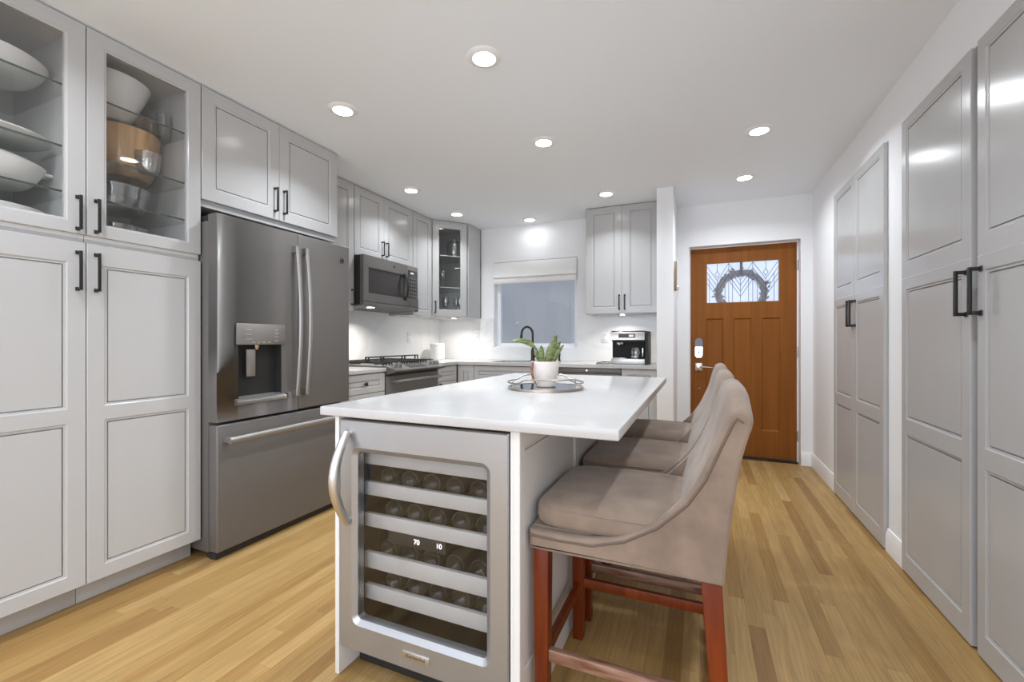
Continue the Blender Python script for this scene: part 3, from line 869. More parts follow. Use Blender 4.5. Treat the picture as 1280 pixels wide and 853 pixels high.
def base(label, loc, rz, w, fronts, depth=.60, mat='cab', knob=False, hollow=False):
    t = thing('base_cabinet', label, 'cabinet', loc, rz)
    carcass(t, .001, w - .001, .020, depth, .10, .8685, mat='cab', open_front=hollow, no_top=hollow)
    bx('toe_kick', 'cab', t, (.001, w - .001, .08, .10, .001, .10), .001)
    for (nm, z0, z1, handle) in fronts:
        h = z1 - z0; s = .055 if h > .25 else .042
        d = cab_door(t, .0015, z0, w - .003, h, [(s, w - .003 - s, s, h - s)] if w > .16 else [(.03, w - .033, s, h - s)], name=nm)
        if handle == 'knob':
            one('knob', 'black', d, lambda b: lathe(b, [(.006, 0), (.006, -.014), (.015, -.018), (.016, -.026), (.010, -.031)], 18, (w / 2, 0, h / 2), axis='y'), 0)
        elif handle:
            bar_handle(d, *handle)
    return t
base('grey drawer base cabinet with round black knobs between the fridge and the stove', (-2.349, 2.379, 0), RZL, .480,
     [('drawer', .715, .862, 'knob'), ('drawer', .42, .71, 'knob'), ('drawer', .105, .415, 'knob')])
base('narrow grey base cabinet squeezed between the stove and the corner', (-2.349, 3.642, 0), RZL, .36, [('drawer', .715, .862, None), ('door', .105, .71, (.03, .46, .59))])
base('narrow grey base cabinet in the corner beside the sink cabinet', (-2.3485, 4.018, 0), 0, .1925, [('door', .105, .862, None)])
base('wide grey sink cabinet below the kitchen window', (-2.154, 4.018, 0), 0, .915, [('drawer_front', .715, .862, None), ('door', .105, .71, (.86, .46, .59))], hollow=True)
base('narrow grey base cabinet below the coffee maker beside the white wall end', (-.650, 4.018, 0), 0, .305, [('drawer', .715, .862, None), ('door', .105, .71, (.03, .46, .59))])
dw = thing('dishwasher', 'dark slate dishwasher front under the counter beside the sink cabinet', 'dishwasher', (-1.236, 4.018, 0))
bx('tub', 'dark', dw, (.004, .580, .03, .58, .10, .866), .002)
bx('toe_kick', 'dark', dw, (.004, .580, .08, .10, .001, .10), .001)
bx('door', 'slate', dw, (.002, .582, -.004, .03, .105, .815), .004)
cpn = bx('control_panel', 'slate', dw, (.002, .582, -.004, .03, .819, .866), .004)
one('indicator', 'digit', cpn, lambda b: lathe(b, [(.006, -.0035), (.006, -.0055)], 14, (.27, 0, .844), axis='y'), 0)
one('handle', 'slate_hi', dw, lambda b: (tube(b, [(.06, -.045, .77), (.52, -.045, .77)], .010, 10), box(b, .07, .09, -.045, -.004, .763, .777), box(b, .49, .51, -.045, -.004, .763, .777)), 0)

# =================================================================== MICROWAVE
t = thing('microwave', 'slate over-the-range microwave under the two-door cabinet', 'microwave', (-2.565, 2.853, 0), RZL)
MW = .762
bx('body', 'dark', t, (.002, MW - .002, .040, .400, 1.425, 1.842), .003)
def f(b):
    x1 = .585
    fx0, fx1, fz0, fz1 = .060, .560, 1.520, 1.745
    xs = [0, fx0, fx1, x1]; zs = [1.452, fz0, fz1, 1.842]
    for i in range(3):
        for j in range(3):
            if i == 1 and j == 1: continue
            box(b, xs[i], xs[i + 1], 0, .038, zs[j], zs[j + 1])
md = one('door', 'slate', t, f, 0)
bx('door_window', 'gloss_dark', md, (.058, .562, .010, .016, 1.518, 1.747), 0)
one('window_frame', 'slate_hi', md, lambda b: (box(b, .058, .562, .002, .008, 1.742, 1.746), box(b, .058, .562, .002, .008, 1.519, 1.523), box(b, .058, .062, .002, .008, 1.523, 1.742)), 0)
def f(b):
    pts = [(.548, -.012 - .032 * math.sin(PI * k / 10), 1.505 + .245 * k / 10) for k in range(11)]
    tube(b, pts, .013, 8, flat=(1, .8))
    for z in (1.520, 1.735): box(b, .536, .560, -.016, .001, z - .016, z + .016)
one('handle', 'dark', md, f, 0, smooth=50)
cp = bx('control_panel', 'slate', t, (.588, MW, 0, .038, 1.452, 1.842), .003)
bx('button_field', 'gloss_dark', cp, (.600, MW - .012, -.0015, .001, 1.53, 1.80), .001)
bx('display', 'screen', cp, (.640, .690, -.0025, -.0012, 1.765, 1.780), 0)
def f(b):
    for i in range(4):
        for j in range(6): box(b, .612 + i * .034, .634 + i * .034, -.0028, -.0012, 1.545 + j * .034, 1.561 + j * .034)
one('button', 'slate', cp, f, 0)
one('vent_lip', 'slate', t, lambda b: prism(b, [(.002, 1.449), (.002, 1.428), (.030, 1.415), (.395, 1.405), (.395, 1.424), (.039, 1.424), (.039, 1.449)], 'x', .002, MW - .002), .001)
one('emblem', 'dark', md, lambda b: lathe(b, [(.009, .001), (.009, -.002)], 18, (.40, 0, 1.795), axis='y'), 0)
ml = one('cooktop_lamp', 'lens', t, lambda b: lathe(b, [(.028, 1.4152), (.028, 1.4105), (.004, 1.4085)], 20, (.20, .10, 0), sx=1.3), 0)
l = area_light('microwave_lamp', (.20, .10, 1.402), (0, 0, 0), .05, PUCK_W * 2, (1, .95, .88), spread=R(140)); l.parent = t

# =================================================================== STOVE
t = thing('gas_range', 'slate slide-in gas range with black grates and an oven handle', 'stove', (-2.335, 2.866, 0), RZL)
SW = .770
bx('body', 'slate', t, (.004, SW - .004, .045, .628, .06, .895), .003)
for x in (.05, SW - .05):
    for y in (.10, .57):
        one('foot', 'dark', t, lambda b: lathe(b, [(.02, .001), (.02, .015), (.01, .015), (.01, .062)], 12, (x, y, 0)), 0)
bx('cooktop', 'slate', t, (-.001 + .002, SW - .002, .030, .628, .9005, .915), .003)
one('control_panel', 'slate', t, lambda b: prism(b, [(.030, .917), (-.082, .884), (-.086, .876), (-.083, .868), (.005, .845), (.044, .845), (.044, .917)], 'x', .001, SW - .001), .002)
sl = math.atan2(.033, .112)
def on_panel(x, u, off):   # u 0..1 back to front on the sloped face
    y = .030 - .112 * u; z = .917 - .033 * u
    return (x, y - off * math.sin(sl), z + off * math.cos(sl))
for x in (.060, .125, .560, .625, .690):
    def f(b):
        tube(b, [on_panel(x, .45, 0), on_panel(x, .45, .006)], .025, 20); tube(b, [on_panel(x, .45, .006), on_panel(x, .45, .034)], [.0215, .018], 20)
    one('knob', 'slate_hi', t, f, 0)
def f(b):
    A = [on_panel(.23, .12, .0005), on_panel(.49, .12, .0005), on_panel(.49, .82, .0005), on_panel(.23, .82, .0005)]
    Bq = [on_panel(.23, .12, .002), on_panel(.49, .12, .002), on_panel(.49, .82, .002), on_panel(.23, .82, .002)]
    a = [b.verts.new(q) for q in A]; c = [b.verts.new(q) for q in Bq]
    b.faces.new(a); b.faces.new(c)
    for k in range(4): b.faces.new((a[k], a[(k + 1) % 4], c[(k + 1) % 4], c[k]))
one('display_panel', 'gloss_dark', t, f, 0)
od = bx('oven_door', 'slate', t, (.004, SW - .004, .004, .044, .25, .832), .004)
bx('oven_window', 'gloss_dark', od, (.12, SW - .12, .002, .006, .38, .66), 0)
def f(b):
    tube(b, [(.055, -.060, .785), (.2, -.068, .788), (SW - .2, -.068, .788), (SW - .055, -.060, .785)], .0145, 12)
    for x in (.075, SW - .075): box(b, x - .014, x + .014, -.062, .004, .775, .797)
one('handle', 'slate_hi', od, f, 0)
bx('storage_drawer', 'slate', t, (.004, SW - .004, .004, .044, .075, .245), .004)
def grate(x0, x1):
    def f(b):
        z0, z1 = .930, .943
        for y in (.060, .600): box(b, x0, x1, y - .006, y + .006, z0, z1)
        for x in (x0 + .006, x1 - .006): box(b, x - .006, x + .006, .066, .594, z0, z1)
        for y in (.195, .330, .465): box(b, x0 + .012, x1 - .012, y - .005, y + .005, z0, z1)
        xm = (x0 + x1) / 2
        box(b, xm - .005, xm + .005, .066, .594, z0 + .001, z1 + .002)
        n = 7
        for k in range(n):
            x = x0 + .006 + (x1 - x0 - .012) * k / (n - 1)
            for y in (.060, .600): box(b, x - .005, x + .005, y - .005, y + .005, .915, .931)
    return f
for x0, x1 in ((.020, .262), (.266, .504), (.508, .750)):
    one('grate', 'iron', t, grate(x0, x1), 0)
for x in (.14, .385, .63):
    for y in (.19, .46):
        one('burner', 'iron', t, lambda b: lathe(b, [(.045, .9155), (.045, .922), (.032, .924), (.030, .929), (.004, .929)], 20, (x, y, 0)), 0)
# raised griddle rack over the burners
gr = thing('griddle_rack', 'black raised bar rack standing on the stove grates', 'rack', (-2.335, 2.866, .9445), RZL)
def f(b):
    for y in (.215, .245): box(b, .030, .735, y, y + .010, .030, .040)
    for x in (.030, .22, .52, .723):
        for y in (.215, .245): box(b, x, x + .012, y, y + .010, .0008, .030)
        box(b, x, x + .012, .225, .245, .030, .038)
one('frame', 'iron', gr, f, .001)

# =================================================================== COUNTER ITEMS
fx_, fy_ = -1.700, 4.545
t = thing('faucet', 'dark bronze gooseneck faucet behind the sink under the window', 'faucet', (fx_, fy_, ZC))
one('base', 'bronze', t, lambda b: lathe(b, [(.027, .0005), (.027, .006), (.021, .010), (.019, .10), (.016, .12), (.013, .13)], 24), 0)
arc = [(0, 0, .12), (0, 0, .29)] + [(-.055 + .055 * math.cos(a), -.03 + .03 * math.cos(a), .29 + .085 * math.sin(a)) for a in [PI * k / 12 for k in range(1, 12)]] + [(-.11, -.06, .28)]
one('spout', 'bronze', t, lambda b: tube(b, arc, .0125, 12), 0)
one('spray_head', 'bronze', t, lambda b: tube(b, [(-.11, -.06, .285), (-.112, -.061, .25), (-.114, -.062, .205)], [.014, .016, .018], 14), 0)
one('lever', 'bronze', t, lambda b: (tube(b, [(.012, 0, .045), (.045, -.01, .055)], .013, 12), tube(b, [(.040, -.008, .053), (.095, -.03, .095)], [.011, .007], 10)), 0)
t = thing('soap_dispenser', 'small dark soap pump on the counter beside the faucet', 'soap pump', (-1.395, 4.545, ZC))
one('stem', 'bronze', t, lambda b: lathe(b, [(.018, .0005), (.018, .006), (.012, .010), (.011, .06), (.015, .062), (.015, .085), (.006, .088)], 18), 0)
one('nozzle', 'bronze', t, lambda b: tube(b, [(0, 0, .078), (0, -.035, .08), (0, -.055, .072)], [.007, .006, .005], 10), 0)

t = thing('canister', 'white cylindrical canister on the counter in the corner by the stove', 'canister', (-2.815, 4.35, ZC))
one('body', 'white', t, lambda b: lathe(b, [(.080, .0005), (.086, .006), (.086, .165), (.083, .168), (.004, .168)], 40), 0)
one('lid', 'white', t, lambda b: lathe(b, [(.087, .1685), (.087, .182), (.080, .187), (.004, .188)], 40), 0)

# coffee maker
t = thing('coffee_maker', 'steel and black coffee maker under the far wall cabinet', 'coffee maker', (-.775, 4.16, ZC + .0005))
cw = .325
bx('base', 'steel_n', t, (.005, cw - .012, 0, .30, .002, .052), .004)
bx('housing', 'dark', t, (.006, cw - .012, .145, .30, .053, .300), .006)
one('side_panel', 'dark', t, lambda b: prism(b, [(-.005, .002), (.305, .002), (.305, .306), (.02, .306), (.02, .12)], 'x', cw - .011, cw + .012), .003)
one('side_panel', 'dark', t, lambda b: prism(b, [(.16, .002), (.305, .002), (.305, .306), (.14, .306)], 'x', -.006, .004), .003)
hd = bx('brew_head', 'dark', t, (.012, cw - .014, .025, .144, .205, .232), .004)
fp = one('control_panel', 'steel_n', t, lambda b: prism(b, [(.004, .226), (.012, .303), (.143, .303), (.143, .2325), (.024, .2325)], 'x', .002, cw - .013), .003)
one('display', 'gloss_dark', fp, lambda b: prism(b, [(.0045, .246), (.0082, .285), (.012, .285), (.010, .246)], 'x', .075, .225), 0)
one('screen', 'screen', fp, lambda b: prism(b, [(.0040, .255), (.0066, .276), (.009, .276), (.007, .255)], 'x', .170, .212), 0)
one('filter_handle', 'chrome', t, lambda b: (tube(b, [(.085, .030, .195), (.085, -.02, .190)], [.011, .009], 12), lathe(b, [(.034, .188), (.034, .204), (.028, .204), (.028, .188)], 20, (.085, .06, 0), close=True)), 0)
cf = one('carafe', 'glassware', t, lambda b: lathe(b, [(.004, .053), (.040, .053), (.046, .07), (.046, .13), (.038, .155), (.034, .155), (.042, .13), (.042, .07), (.036, .058), (.004, .058)], 24, (.225, .075, 0), close=True), 0)
one('carafe_handle', 'chrome', cf, lambda b: box(b, .283, .297, .03, .05, .072, .152), .003)
one('carafe_band', 'chrome', cf, lambda b: lathe(b, [(.047, .066), (.047, .076), (.0465, .076), (.0465, .066)], 24, (.225, .075, 0), close=True), 0)
bx('drip_grate', 'chrome', t, (.02, .145, .012, .135, .0525, .060), .002)
bx('top_tray', 'dark', t, (.004, cw - .014, .03, .29, .304, .314), .004)
tag(one('serving_tray', 'slate_hi', None, lambda b: (box(b, -.90, -.785, 4.12, 4.42, ZC + .001, ZC + .007), box(b, -.90, -.785, 4.12, 4.128, ZC + .007, ZC + .014), box(b, -.90, -.785, 4.412, 4.42, ZC + .007, ZC + .014), box(b, -.90, -.892, 4.128, 4.412, ZC + .007, ZC + .014)), .002), 'small flat grey tray on the counter beside the coffee maker', 'tray')

def outlet(label, loc, rz):
    t = thing('wall_outlet', label, 'outlet', loc, rz)
    pl = bx('cover_plate', 'vinyl', t, (-.036, .036, -.006, 0, -.058, .058), .002)
    for z in (-.024, .024):
        s = bx('socket', 'vinyl', pl, (-.017, .017, -.008, -.005, z - .014, z + .014), .003)
        for x in (-.006, .006):
            bx('slot', 'dark', pl, (x - .0012, x + .0012, -.0086, -.0078, z - .004, z + .006), 0)
outlet('white outlet plate on the marble wall behind the stove', (XLW + .0105, 4.02, 1.16), RZL)
outlet('white outlet plate on the marble wall left of the kitchen window', (-2.44, YB - .0105, 1.19), 0)
outlet('white outlet plate on the marble wall beside the coffee maker', (-.92, YB - .0105, 1.16), 0)

# roman shade in the window
t = thing('roman_shade', 'white fabric roman shade folded up at the top of the kitchen window', 'window shade', (0, 0, 0))
def f(b):
    F = [(4.690, 2.030), (4.640, 2.030), (4.630, 2.00), (4.626, 1.95), (4.622, 1.895), (4.612, 1.868), (4.606, 1.855), (4.616, 1.845), (4.630, 1.842),
         (4.620, 1.835), (4.612, 1.815), (4.614, 1.790), (4.622, 1.780), (4.634, 1.784), (4.640, 1.80), (4.650, 1.85), (4.650, 1.99), (4.690, 1.99)]
    prism(b, F, 'x', WX0 + .004, WX1 - .004)
one('folded_fabric', 'linen', t, f, 0, smooth=60)
bx('head_rail', 'vinyl', t, (WX0 + .006, WX1 - .006, 4.655, 4.695, 1.992, 2.032), .002)

# tan rack on the end of the white wall, with a key hook below
t = thing('key_rack', 'tan wooden strip rack hanging on the end of the white wall by the entry door', 'wall rack', (-.207, 4.12, 1.69))
def f(b):
    pts = [(.15 * math.cos(a) * .5, .135 * math.sin(a)) for a in [2 * PI * k / 24 for k in range(24)]]
    prism(b, [(p[0], max(-.125, min(.125, p[1] * 1.3))) for p in pts], 'x', .0005, .020)
one('board', 'tan', t, f, .004)
for y in (-.03, .03):
    one('hook', 'chrome', t, lambda b: tube(b, [(.020, y, -.09), (.034, y, -.095), (.036, y, -.115), (.028, y, -.12)], .003, 8), 0)
k = thing('key_ring', 'small silver key ring dangling from the tan wooden rack', 'keys', (-.207, 4.12, 1.69))
one('ring', 'chrome', k, lambda b: tube(b, [(.030, -.03 + .016 * math.cos(a), -.137 + .016 * math.sin(a)) for a in [2 * PI * q / 20 for q in range(20)]], .0015, 6, closed=True), 0)
one('key', 'chrome', k, lambda b: (box(b, .028, .032, -.040, -.020, -.175, -.153), box(b, .029, .031, -.034, -.026, -.205, -.175)), .001)

# =================================================================== RIGHT CLOSETS  (front -> -X, local x -> -Y)
RZR = R(-90)
def closet(label, y_far, doors, w):
    t = thing('closet', label, 'closet', (.905, y_far, 0), RZR)
    carcass(t, .006, w - .006, .024, .58, .001, 2.184, mat='cab')
    for (x, dw_, hx, y) in doors:
        a, s = .046, .058
        d = NB()
        hh = 2.172
        d = door_bm(dw_, hh, [(a, dw_ - s, .085, .665), (a, dw_ - s, .735, 1.355), (a, dw_ - s, 1.478, hh - .045)])
        # thin joint between lower and upper part
        o = finish(d, 'door', 'cab', t, smooth=25, loc=(x, y, .010))
        bx('joint_line', 'cab_in', o, (.003, dw_ - .003, -.0004, .001, 1.4065, 1.4085), 0)
        bar_handle(o, hx, 1.200, 1.368, proj=.036, th=.013)
    return t
closet('tall grey double closet in the right wall nearest the entry door', 3.886, [(.002, .455, .425, 0), (.459, .487, .026, 0)], .948)
closet('tall grey double closet in the right wall nearest the viewer', 2.712, [(.002, .590, .564, 0), (.634, .584, .024, 0)], 1.222)

# =================================================================== ISLAND
IX0, IX1, IY0, IY1 = -1.168, -.182, 1.091, 2.758
t = thing('kitchen_island', 'long pale grey island base with framed side panels', 'island', (0, 0, 0))
PX0, PX1, PY0, PY1 = -1.127, -.456, 1.118, 2.715
bx('end_panel', 'island', t, (PX0, PX0 + .017, PY0, PY1, .001, .8695), .0015)
def f(b):
    box(b, -.484, -.4755, PY0, PY1, .001, .8695)
    box(b, PX0 + .018, -.4845, 1.76, PY1, .001, .8695)
one('core', 'island', t, f, 0)
for y0, y1 in ((PY0, 1.737), (1.737, 2.226), (2.226, PY1)):
    L_ = y1 - y0
    d = door_bm(L_, .868, [(.034, L_ - .030, .178, .818)])
    o = finish(d, 'side_panel', 'island', t, smooth=25)
    o.location = (-.456, y0, .001); o.rotation_euler = (0, 0, RZL)
def f(b): box(b, IX0, IX1, IY0, IY1, .8705, ZC)
tag(one('countertop', 'quartz', None, f, .004, seg=3), 'big white quartz slab on top of the island', 'countertop')

# wine cooler
t = thing('wine_cooler', 'stainless glass-front wine cooler built into the end of the island', 'wine cooler', (0, 0, 0))
WX0_, WX1_ = -1.107, -.490
WY = 1.118
one('cabinet', 'cool_in', t, lambda b: (box(b, WX0_ + .002, WX0_ + .03, 1.165, 1.745, .09, .862), box(b, WX1_ - .030, WX1_ - .002, 1.165, 1.745, .09, .862),
    box(b, WX0_ + .03, WX1_ - .03, 1.165, 1.745, .09, .13), box(b, WX0_ + .03, WX1_ - .03, 1.165, 1.745, .82, .862), box(b, WX0_ + .03, WX1_ - .03, 1.70, 1.745, .13, .82)), 0)
bx('toe_grille', 'dark', t, (WX0_ + .01, WX1_ - .01, 1.20, 1.23, .002, .088), .002)
# door frame with rounded opening
OX0, OX1, OZ0, OZ1 = -1.040, -.563, .200, .752
def rrect(x0, x1, z0, z1, r, n=6):
    p = []
    for cx, cz, a0 in ((x1 - r, z1 - r, 0), (x0 + r, z1 - r, 90), (x0 + r, z0 + r, 180), (x1 - r, z0 + r, 270)):
        for k in range(n + 1):
            a = R(a0 + 90 * k / n); p.append((cx + r * math.cos(a), cz + r * math.sin(a)))
    return p
def f(b):
    Zb, Zt = .098, .858
    loops = []
    def add(pts, y): loops.append([b.verts.new((p[0], y, p[1])) for p in pts])
    add(rrect(WX0_, WX1_, Zb, Zt, .003), WY + .040)
    add(rrect(WX0_, WX1_, Zb, Zt, .003), WY + .004)
    add(rrect(WX0_ + .004, WX1_ - .004, Zb + .004, Zt - .004, .003), WY)
    add(rrect(OX0 - .016, OX1 + .016, OZ0 - .016, OZ1 + .016, .030), WY)
    add(rrect(OX0 - .012, OX1 + .012, OZ0 - .012, OZ1 + .012, .026), WY + .003)
    add(rrect(OX0, OX1, OZ0, OZ1, .016), WY + .012)
    add(rrect(OX0, OX1, OZ0, OZ1, .016), WY + .040)
    loops.append(loops[0])
    for A, B in zip(loops[:-1], loops[1:]):
        n = len(A)
        for k in range(n): b.faces.new((A[k], A[(k + 1) % n], B[(k + 1) % n], B[k]))
wd = one('door', 'steel', t, f, 0, smooth=30)
bm = NB(); prism(bm, rrect(OX0 - .0, OX1 + .0, OZ0 - .0, OZ1 + .0, .016), 'y', WY + .018, WY + .024)
finish(bm, 'glass_pane', 'cooler_glass', wd, smooth=0)
def f(b):
    n = 16
    pts = []; rad = []
    for k in range(n + 1):
        u = k / n; s = math.sin(PI * u)
        pts.append((-1.064 - .008 * s, WY - .012 - .048 * s, .520 + .300 * u)); rad.append(.012 + .005 * s)
    tube(b, pts, rad, 12)
    for z in (.525, .815): tube(b, [(-1.066, WY, z), (-1.066, WY - .020, z)], .012, 12)
one('handle', 'steel_v', wd, f, 0, smooth=60)
bd = bx('badge', 'steel_v', wd, (-.850, -.752, WY - .003, WY + .001, .134, .156), .001)
text_mesh('badge_lettering', 'KitchenAid', .0155, 'dark', bd, (-.801, WY - .0031, .1448), (R(90), 0, 0), .0003)
rk = []
for z0, z1 in ((.696, .735), (.590, .636), (.482, .528), (.340, .395), (.234, .284)):
    r = bx('rack', 'rack', t, (OX0 - .022, OX1 + .022, 1.185, 1.203, z0, z1), .003)
    if z0 < .65:
        one('rack_wire', 'chrome', r, lambda b: [tube(b, [(x, 1.203, z0 + .012), (x, 1.69, z0 + .012)], .003, 6) for x in (-1.03, -.95, -.862, -.774, -.686, -.585)] and None, 0)
dsp = bx('display_bar', 'cool_in', t, (-.965, -.74, 1.190, 1.200, .440, .4815), .001)
text_mesh('digits', '70', .023, 'digit', dsp, (-.849, 1.1894, .460), (R(90), R(0), 0), .0004)
text_mesh('digits', '10', .023, 'digit', dsp, (-.764, 1.1894, .462), (R(90), R(0), 0), .0004)
# bottles lying on the racks, necks to the front
prof = [(.004, .302), (.0135, .302), (.0145, .298), (.0145, .286), (.0128, .282), (.0135, .217), (.030, .177), (.036, .157), (.0365, .004), (.034, 0), (.030, 0), (.022, .012), (.004, .022)]
bm = NB(); lathe(bm, prof, 20, axis='y')
b0 = finish(bm, 'glass_part', 'bottle', None)
bme = b0.data; bpy.data.objects.remove(b0)
rows = (('second', .590), ('third', .482), ('fourth', .340), ('bottom', .234))
words = {'second': 'upper', 'third': 'middle', 'fourth': 'second lowest', 'bottom': 'lowest'}
bm = NB(); lathe(bm, [(.015, .303), (.0155, .300), (.0155, .255), (.0148, .255), (.0147, .292)], 18, axis='y'); 
c0 = finish(bm, 'foil_part', 'dark', None); cme = c0.data; bpy.data.objects.remove(c0)
for rn, z in rows:
    for k in range(5):
        x = -.9925 + k * .0775 + (0 if k < 3 else .0)
        x = (-.990, -.902, -.814, -.726, -.638)[k] + (.022 if rn in ('third', 'bottom') else 0)
        tb = thing('wine_bottle', 'dark wine bottle lying on the %s bottle rack of the wine cooler' % words[rn], 'bottle', (x, 1.225, z + .0535), 0, 'bottles on the %s cooler rack' % words[rn])
        o = bpy.data.objects.new('bottle_glass', bme); COL.objects.link(o); o.parent = tb
        o = bpy.data.objects.new('foil_cap', cme); COL.objects.link(o); o.parent = tb

# tray with plant on the island
TX, TY = -.650, 1.905
t = thing('tray', 'round mirrored tray with a brass wire rail on the island', 'tray', (TX, TY, ZC))
one('mirror_base', 'mirror', t, lambda b: lathe(b, [(.004, .002), (.164, .002), (.164, .009), (.004, .009)], 56), 0)
one('rim', 'brass', t, lambda b: lathe(b, [(.164, .0008), (.172, .0008), (.172, .011), (.164, .011)], 56, close=True), 0)
vdir = 0.4052
rail = []
for k in range(80):
    a = 2 * PI * k / 80
    c = abs(math.cos(a))                       # 1 at the two ends, 0 at front/back
    s = 1 / (1 + math.exp(-(c - .66) * 22))
    r = .168 + .004 * s
    rail.append((r * math.cos(a + vdir), r * math.sin(a + vdir), .052 - .021 * s))
one('rail', 'brass', t, lambda b: tube(b, rail, .0033, 8, closed=True), 0)
for a in (R(28), R(-28), R(152), R(208)):
    z = .037
    one('post', 'brass', t, lambda b: tube(b, [(.168 * math.cos(a + vdir), .168 * math.sin(a + vdir), .010), (.168 * math.cos(a + vdir), .168 * math.sin(a + vdir), z)], .0028, 8), 0)
t = thing('potted_plant', 'snake plant in a pale blush pot standing on the mirrored tray', 'plant', (TX, TY, ZC + .0095))
one('pot', 'pot', t, lambda b: lathe(b, [(.004, 0), (.043, 0), (.047, .004), (.0555, .055), (.0645, .112), (.0640, .116), (.0605, .116), (.0535, .075), (.004, .075)], 40, close=True), 0)
one('soil', 'soil', t, lambda b: lathe(b, [(.004, .076), (.0525, .076), (.0560, .095), (.004, .100)], 30), 0)
rt = Vector((math.cos(.4052), math.sin(.4052), 0)); bk = Vector((-math.sin(.4052), math.cos(.4052), 0))
def leaf(base, pts, w, mat='leaf', stalk=0):
    """pts in (right, back, up) offsets from the base"""
    P = [Vector((0, 0, .09)) + rt * (base[0] + p[0]) + bk * (base[1] + p[1]) + Vector((0, 0, p[2])) for p in pts]
    # resample by Catmull-Rom
    Q = []
    for i in range(len(P) - 1):
        p0, p1, p2, p3 = P[max(i - 1, 0)], P[i], P[i + 1], P[min(i + 2, len(P) - 1)]
        for s in range(6):
            u = s / 6
            Q.append(.5 * ((2 * p1) + (p2 - p0) * u + (2 * p0 - 5 * p1 + 4 * p2 - p3) * u * u + (3 * p1 - p0 - 3 * p2 + p3) * u ** 3))
    Q.append(P[-1])
    bm = NB(); rows_ = []
    n = len(Q)
    for i, q in enumerate(Q):
        u = i / (n - 1)
        t_ = (Q[min(i + 1, n - 1)] - Q[max(i - 1, 0)]).normalized()
        side = t_.cross(bk).normalized()
        nrm = side.cross(t_).normalized()
        ww = w * (.55 + .45 * math.sin(min(1, u * 1.5) * PI / 2)) * (1 - max(0, (u - .45) / .55) ** 1.8) + .0006
        if stalk and u < stalk + .2: ww = .0035 + max(0, ww - .0035) * max(0, (u - stalk) / .2)
        rows_.append([bm.verts.new(q - side * ww + nrm * .004), bm.verts.new(q + nrm * -.002), bm.verts.new(q + side * ww + nrm * .004), bm.verts.new(q + nrm * .003)])
    for A, B in zip(rows_[:-1], rows_[1:]):
        for k in range(4): bm.faces.new((A[k], A[(k + 1) % 4], B[(k + 1) % 4], B[k]))
    bm.faces.new(rows_[0]); bm.faces.new(rows_[-1])
    return finish(bm, 'leaf', mat, t, smooth=60)
leaf((-.012, -.01), [(0, 0, 0), (-.012, -.004, .045), (-.035, -.01, .085), (-.075, -.016, .115), (-.120, -.02, .120), (-.150, -.022, .113)], .014, stalk=.36)
leaf((.004, -.012), [(0, 0, 0), (.010, -.004, .055), (.030, -.008, .105), (.046, -.010, .152)], .018)
leaf((.018, .004), [(0, 0, 0), (.016, .0, .050), (.036, .002, .090), (.052, .004, .122)], .014)
leaf((.026, -.002), [(0, 0, 0), (.018, -.003, .040), (.036, -.006, .075), (.058, -.008, .102)], .011)
leaf((-.010, -.020), [(0, 0, 0), (-.008, -.004, .04), (-.010, -.008, .075), (-.012, -.010, .098)], .013)
leaf((-.020, .006), [(0, 0, 0), (-.010, .002, .035), (-.020, .004, .060), (-.022, .004, .078)], .010)
o = leaf((-.052, -.028), [(.004, .006, .024), (-.008, -.008, .020), (-.012, -.020, -.015), (-.006, -.026, -.050), (.012, -.036, -.082)], .006, 'leaf_tip'); o['label'] = 'dry red-brown leaf drooping over the pot rim'

# =================================================================== BAR STOOLS
# side profile (x measured from the stool front, z up); y runs 0 .. SWD
SWD = .480
TOPE = [(-.002, .580), (.09, .577), (.18, .580), (.265, .602), (.346, .652), (.413, .722), (.451, .788), (.478, .862), (.496, .932), (.512, .984)]
BACK = [(.524, .999), (.545, 1.003), (.560, .993), (.566, .967), (.553, .90), (.533, .78), (.516, .66), (.503, .522)]
def crown(y, z):
    u = min(1, max(0, (abs(y - SWD / 2) - .07) / .17)); q = min(1, max(0, (z - .80) / .19))
    return z - .052 * u * u * q * q * (3 - 2 * q)
def spline(P, n):
    out = []
    for i in range(len(P) - 1):
        p0, p1, p2, p3 = P[max(i - 1, 0)], P[i], P[i + 1], P[min(i + 2, len(P) - 1)]
        for k in range(n):
            u = k / n
            out.append(tuple(.5 * (2 * b + (c - a) * u + (2 * a - 5 * b + 4 * c - d) * u * u + (3 * b - a - 3 * c + d) * u ** 3) for a, b, c, d in zip(p0, p1, p2, p3)))
    return out + [P[-1]]
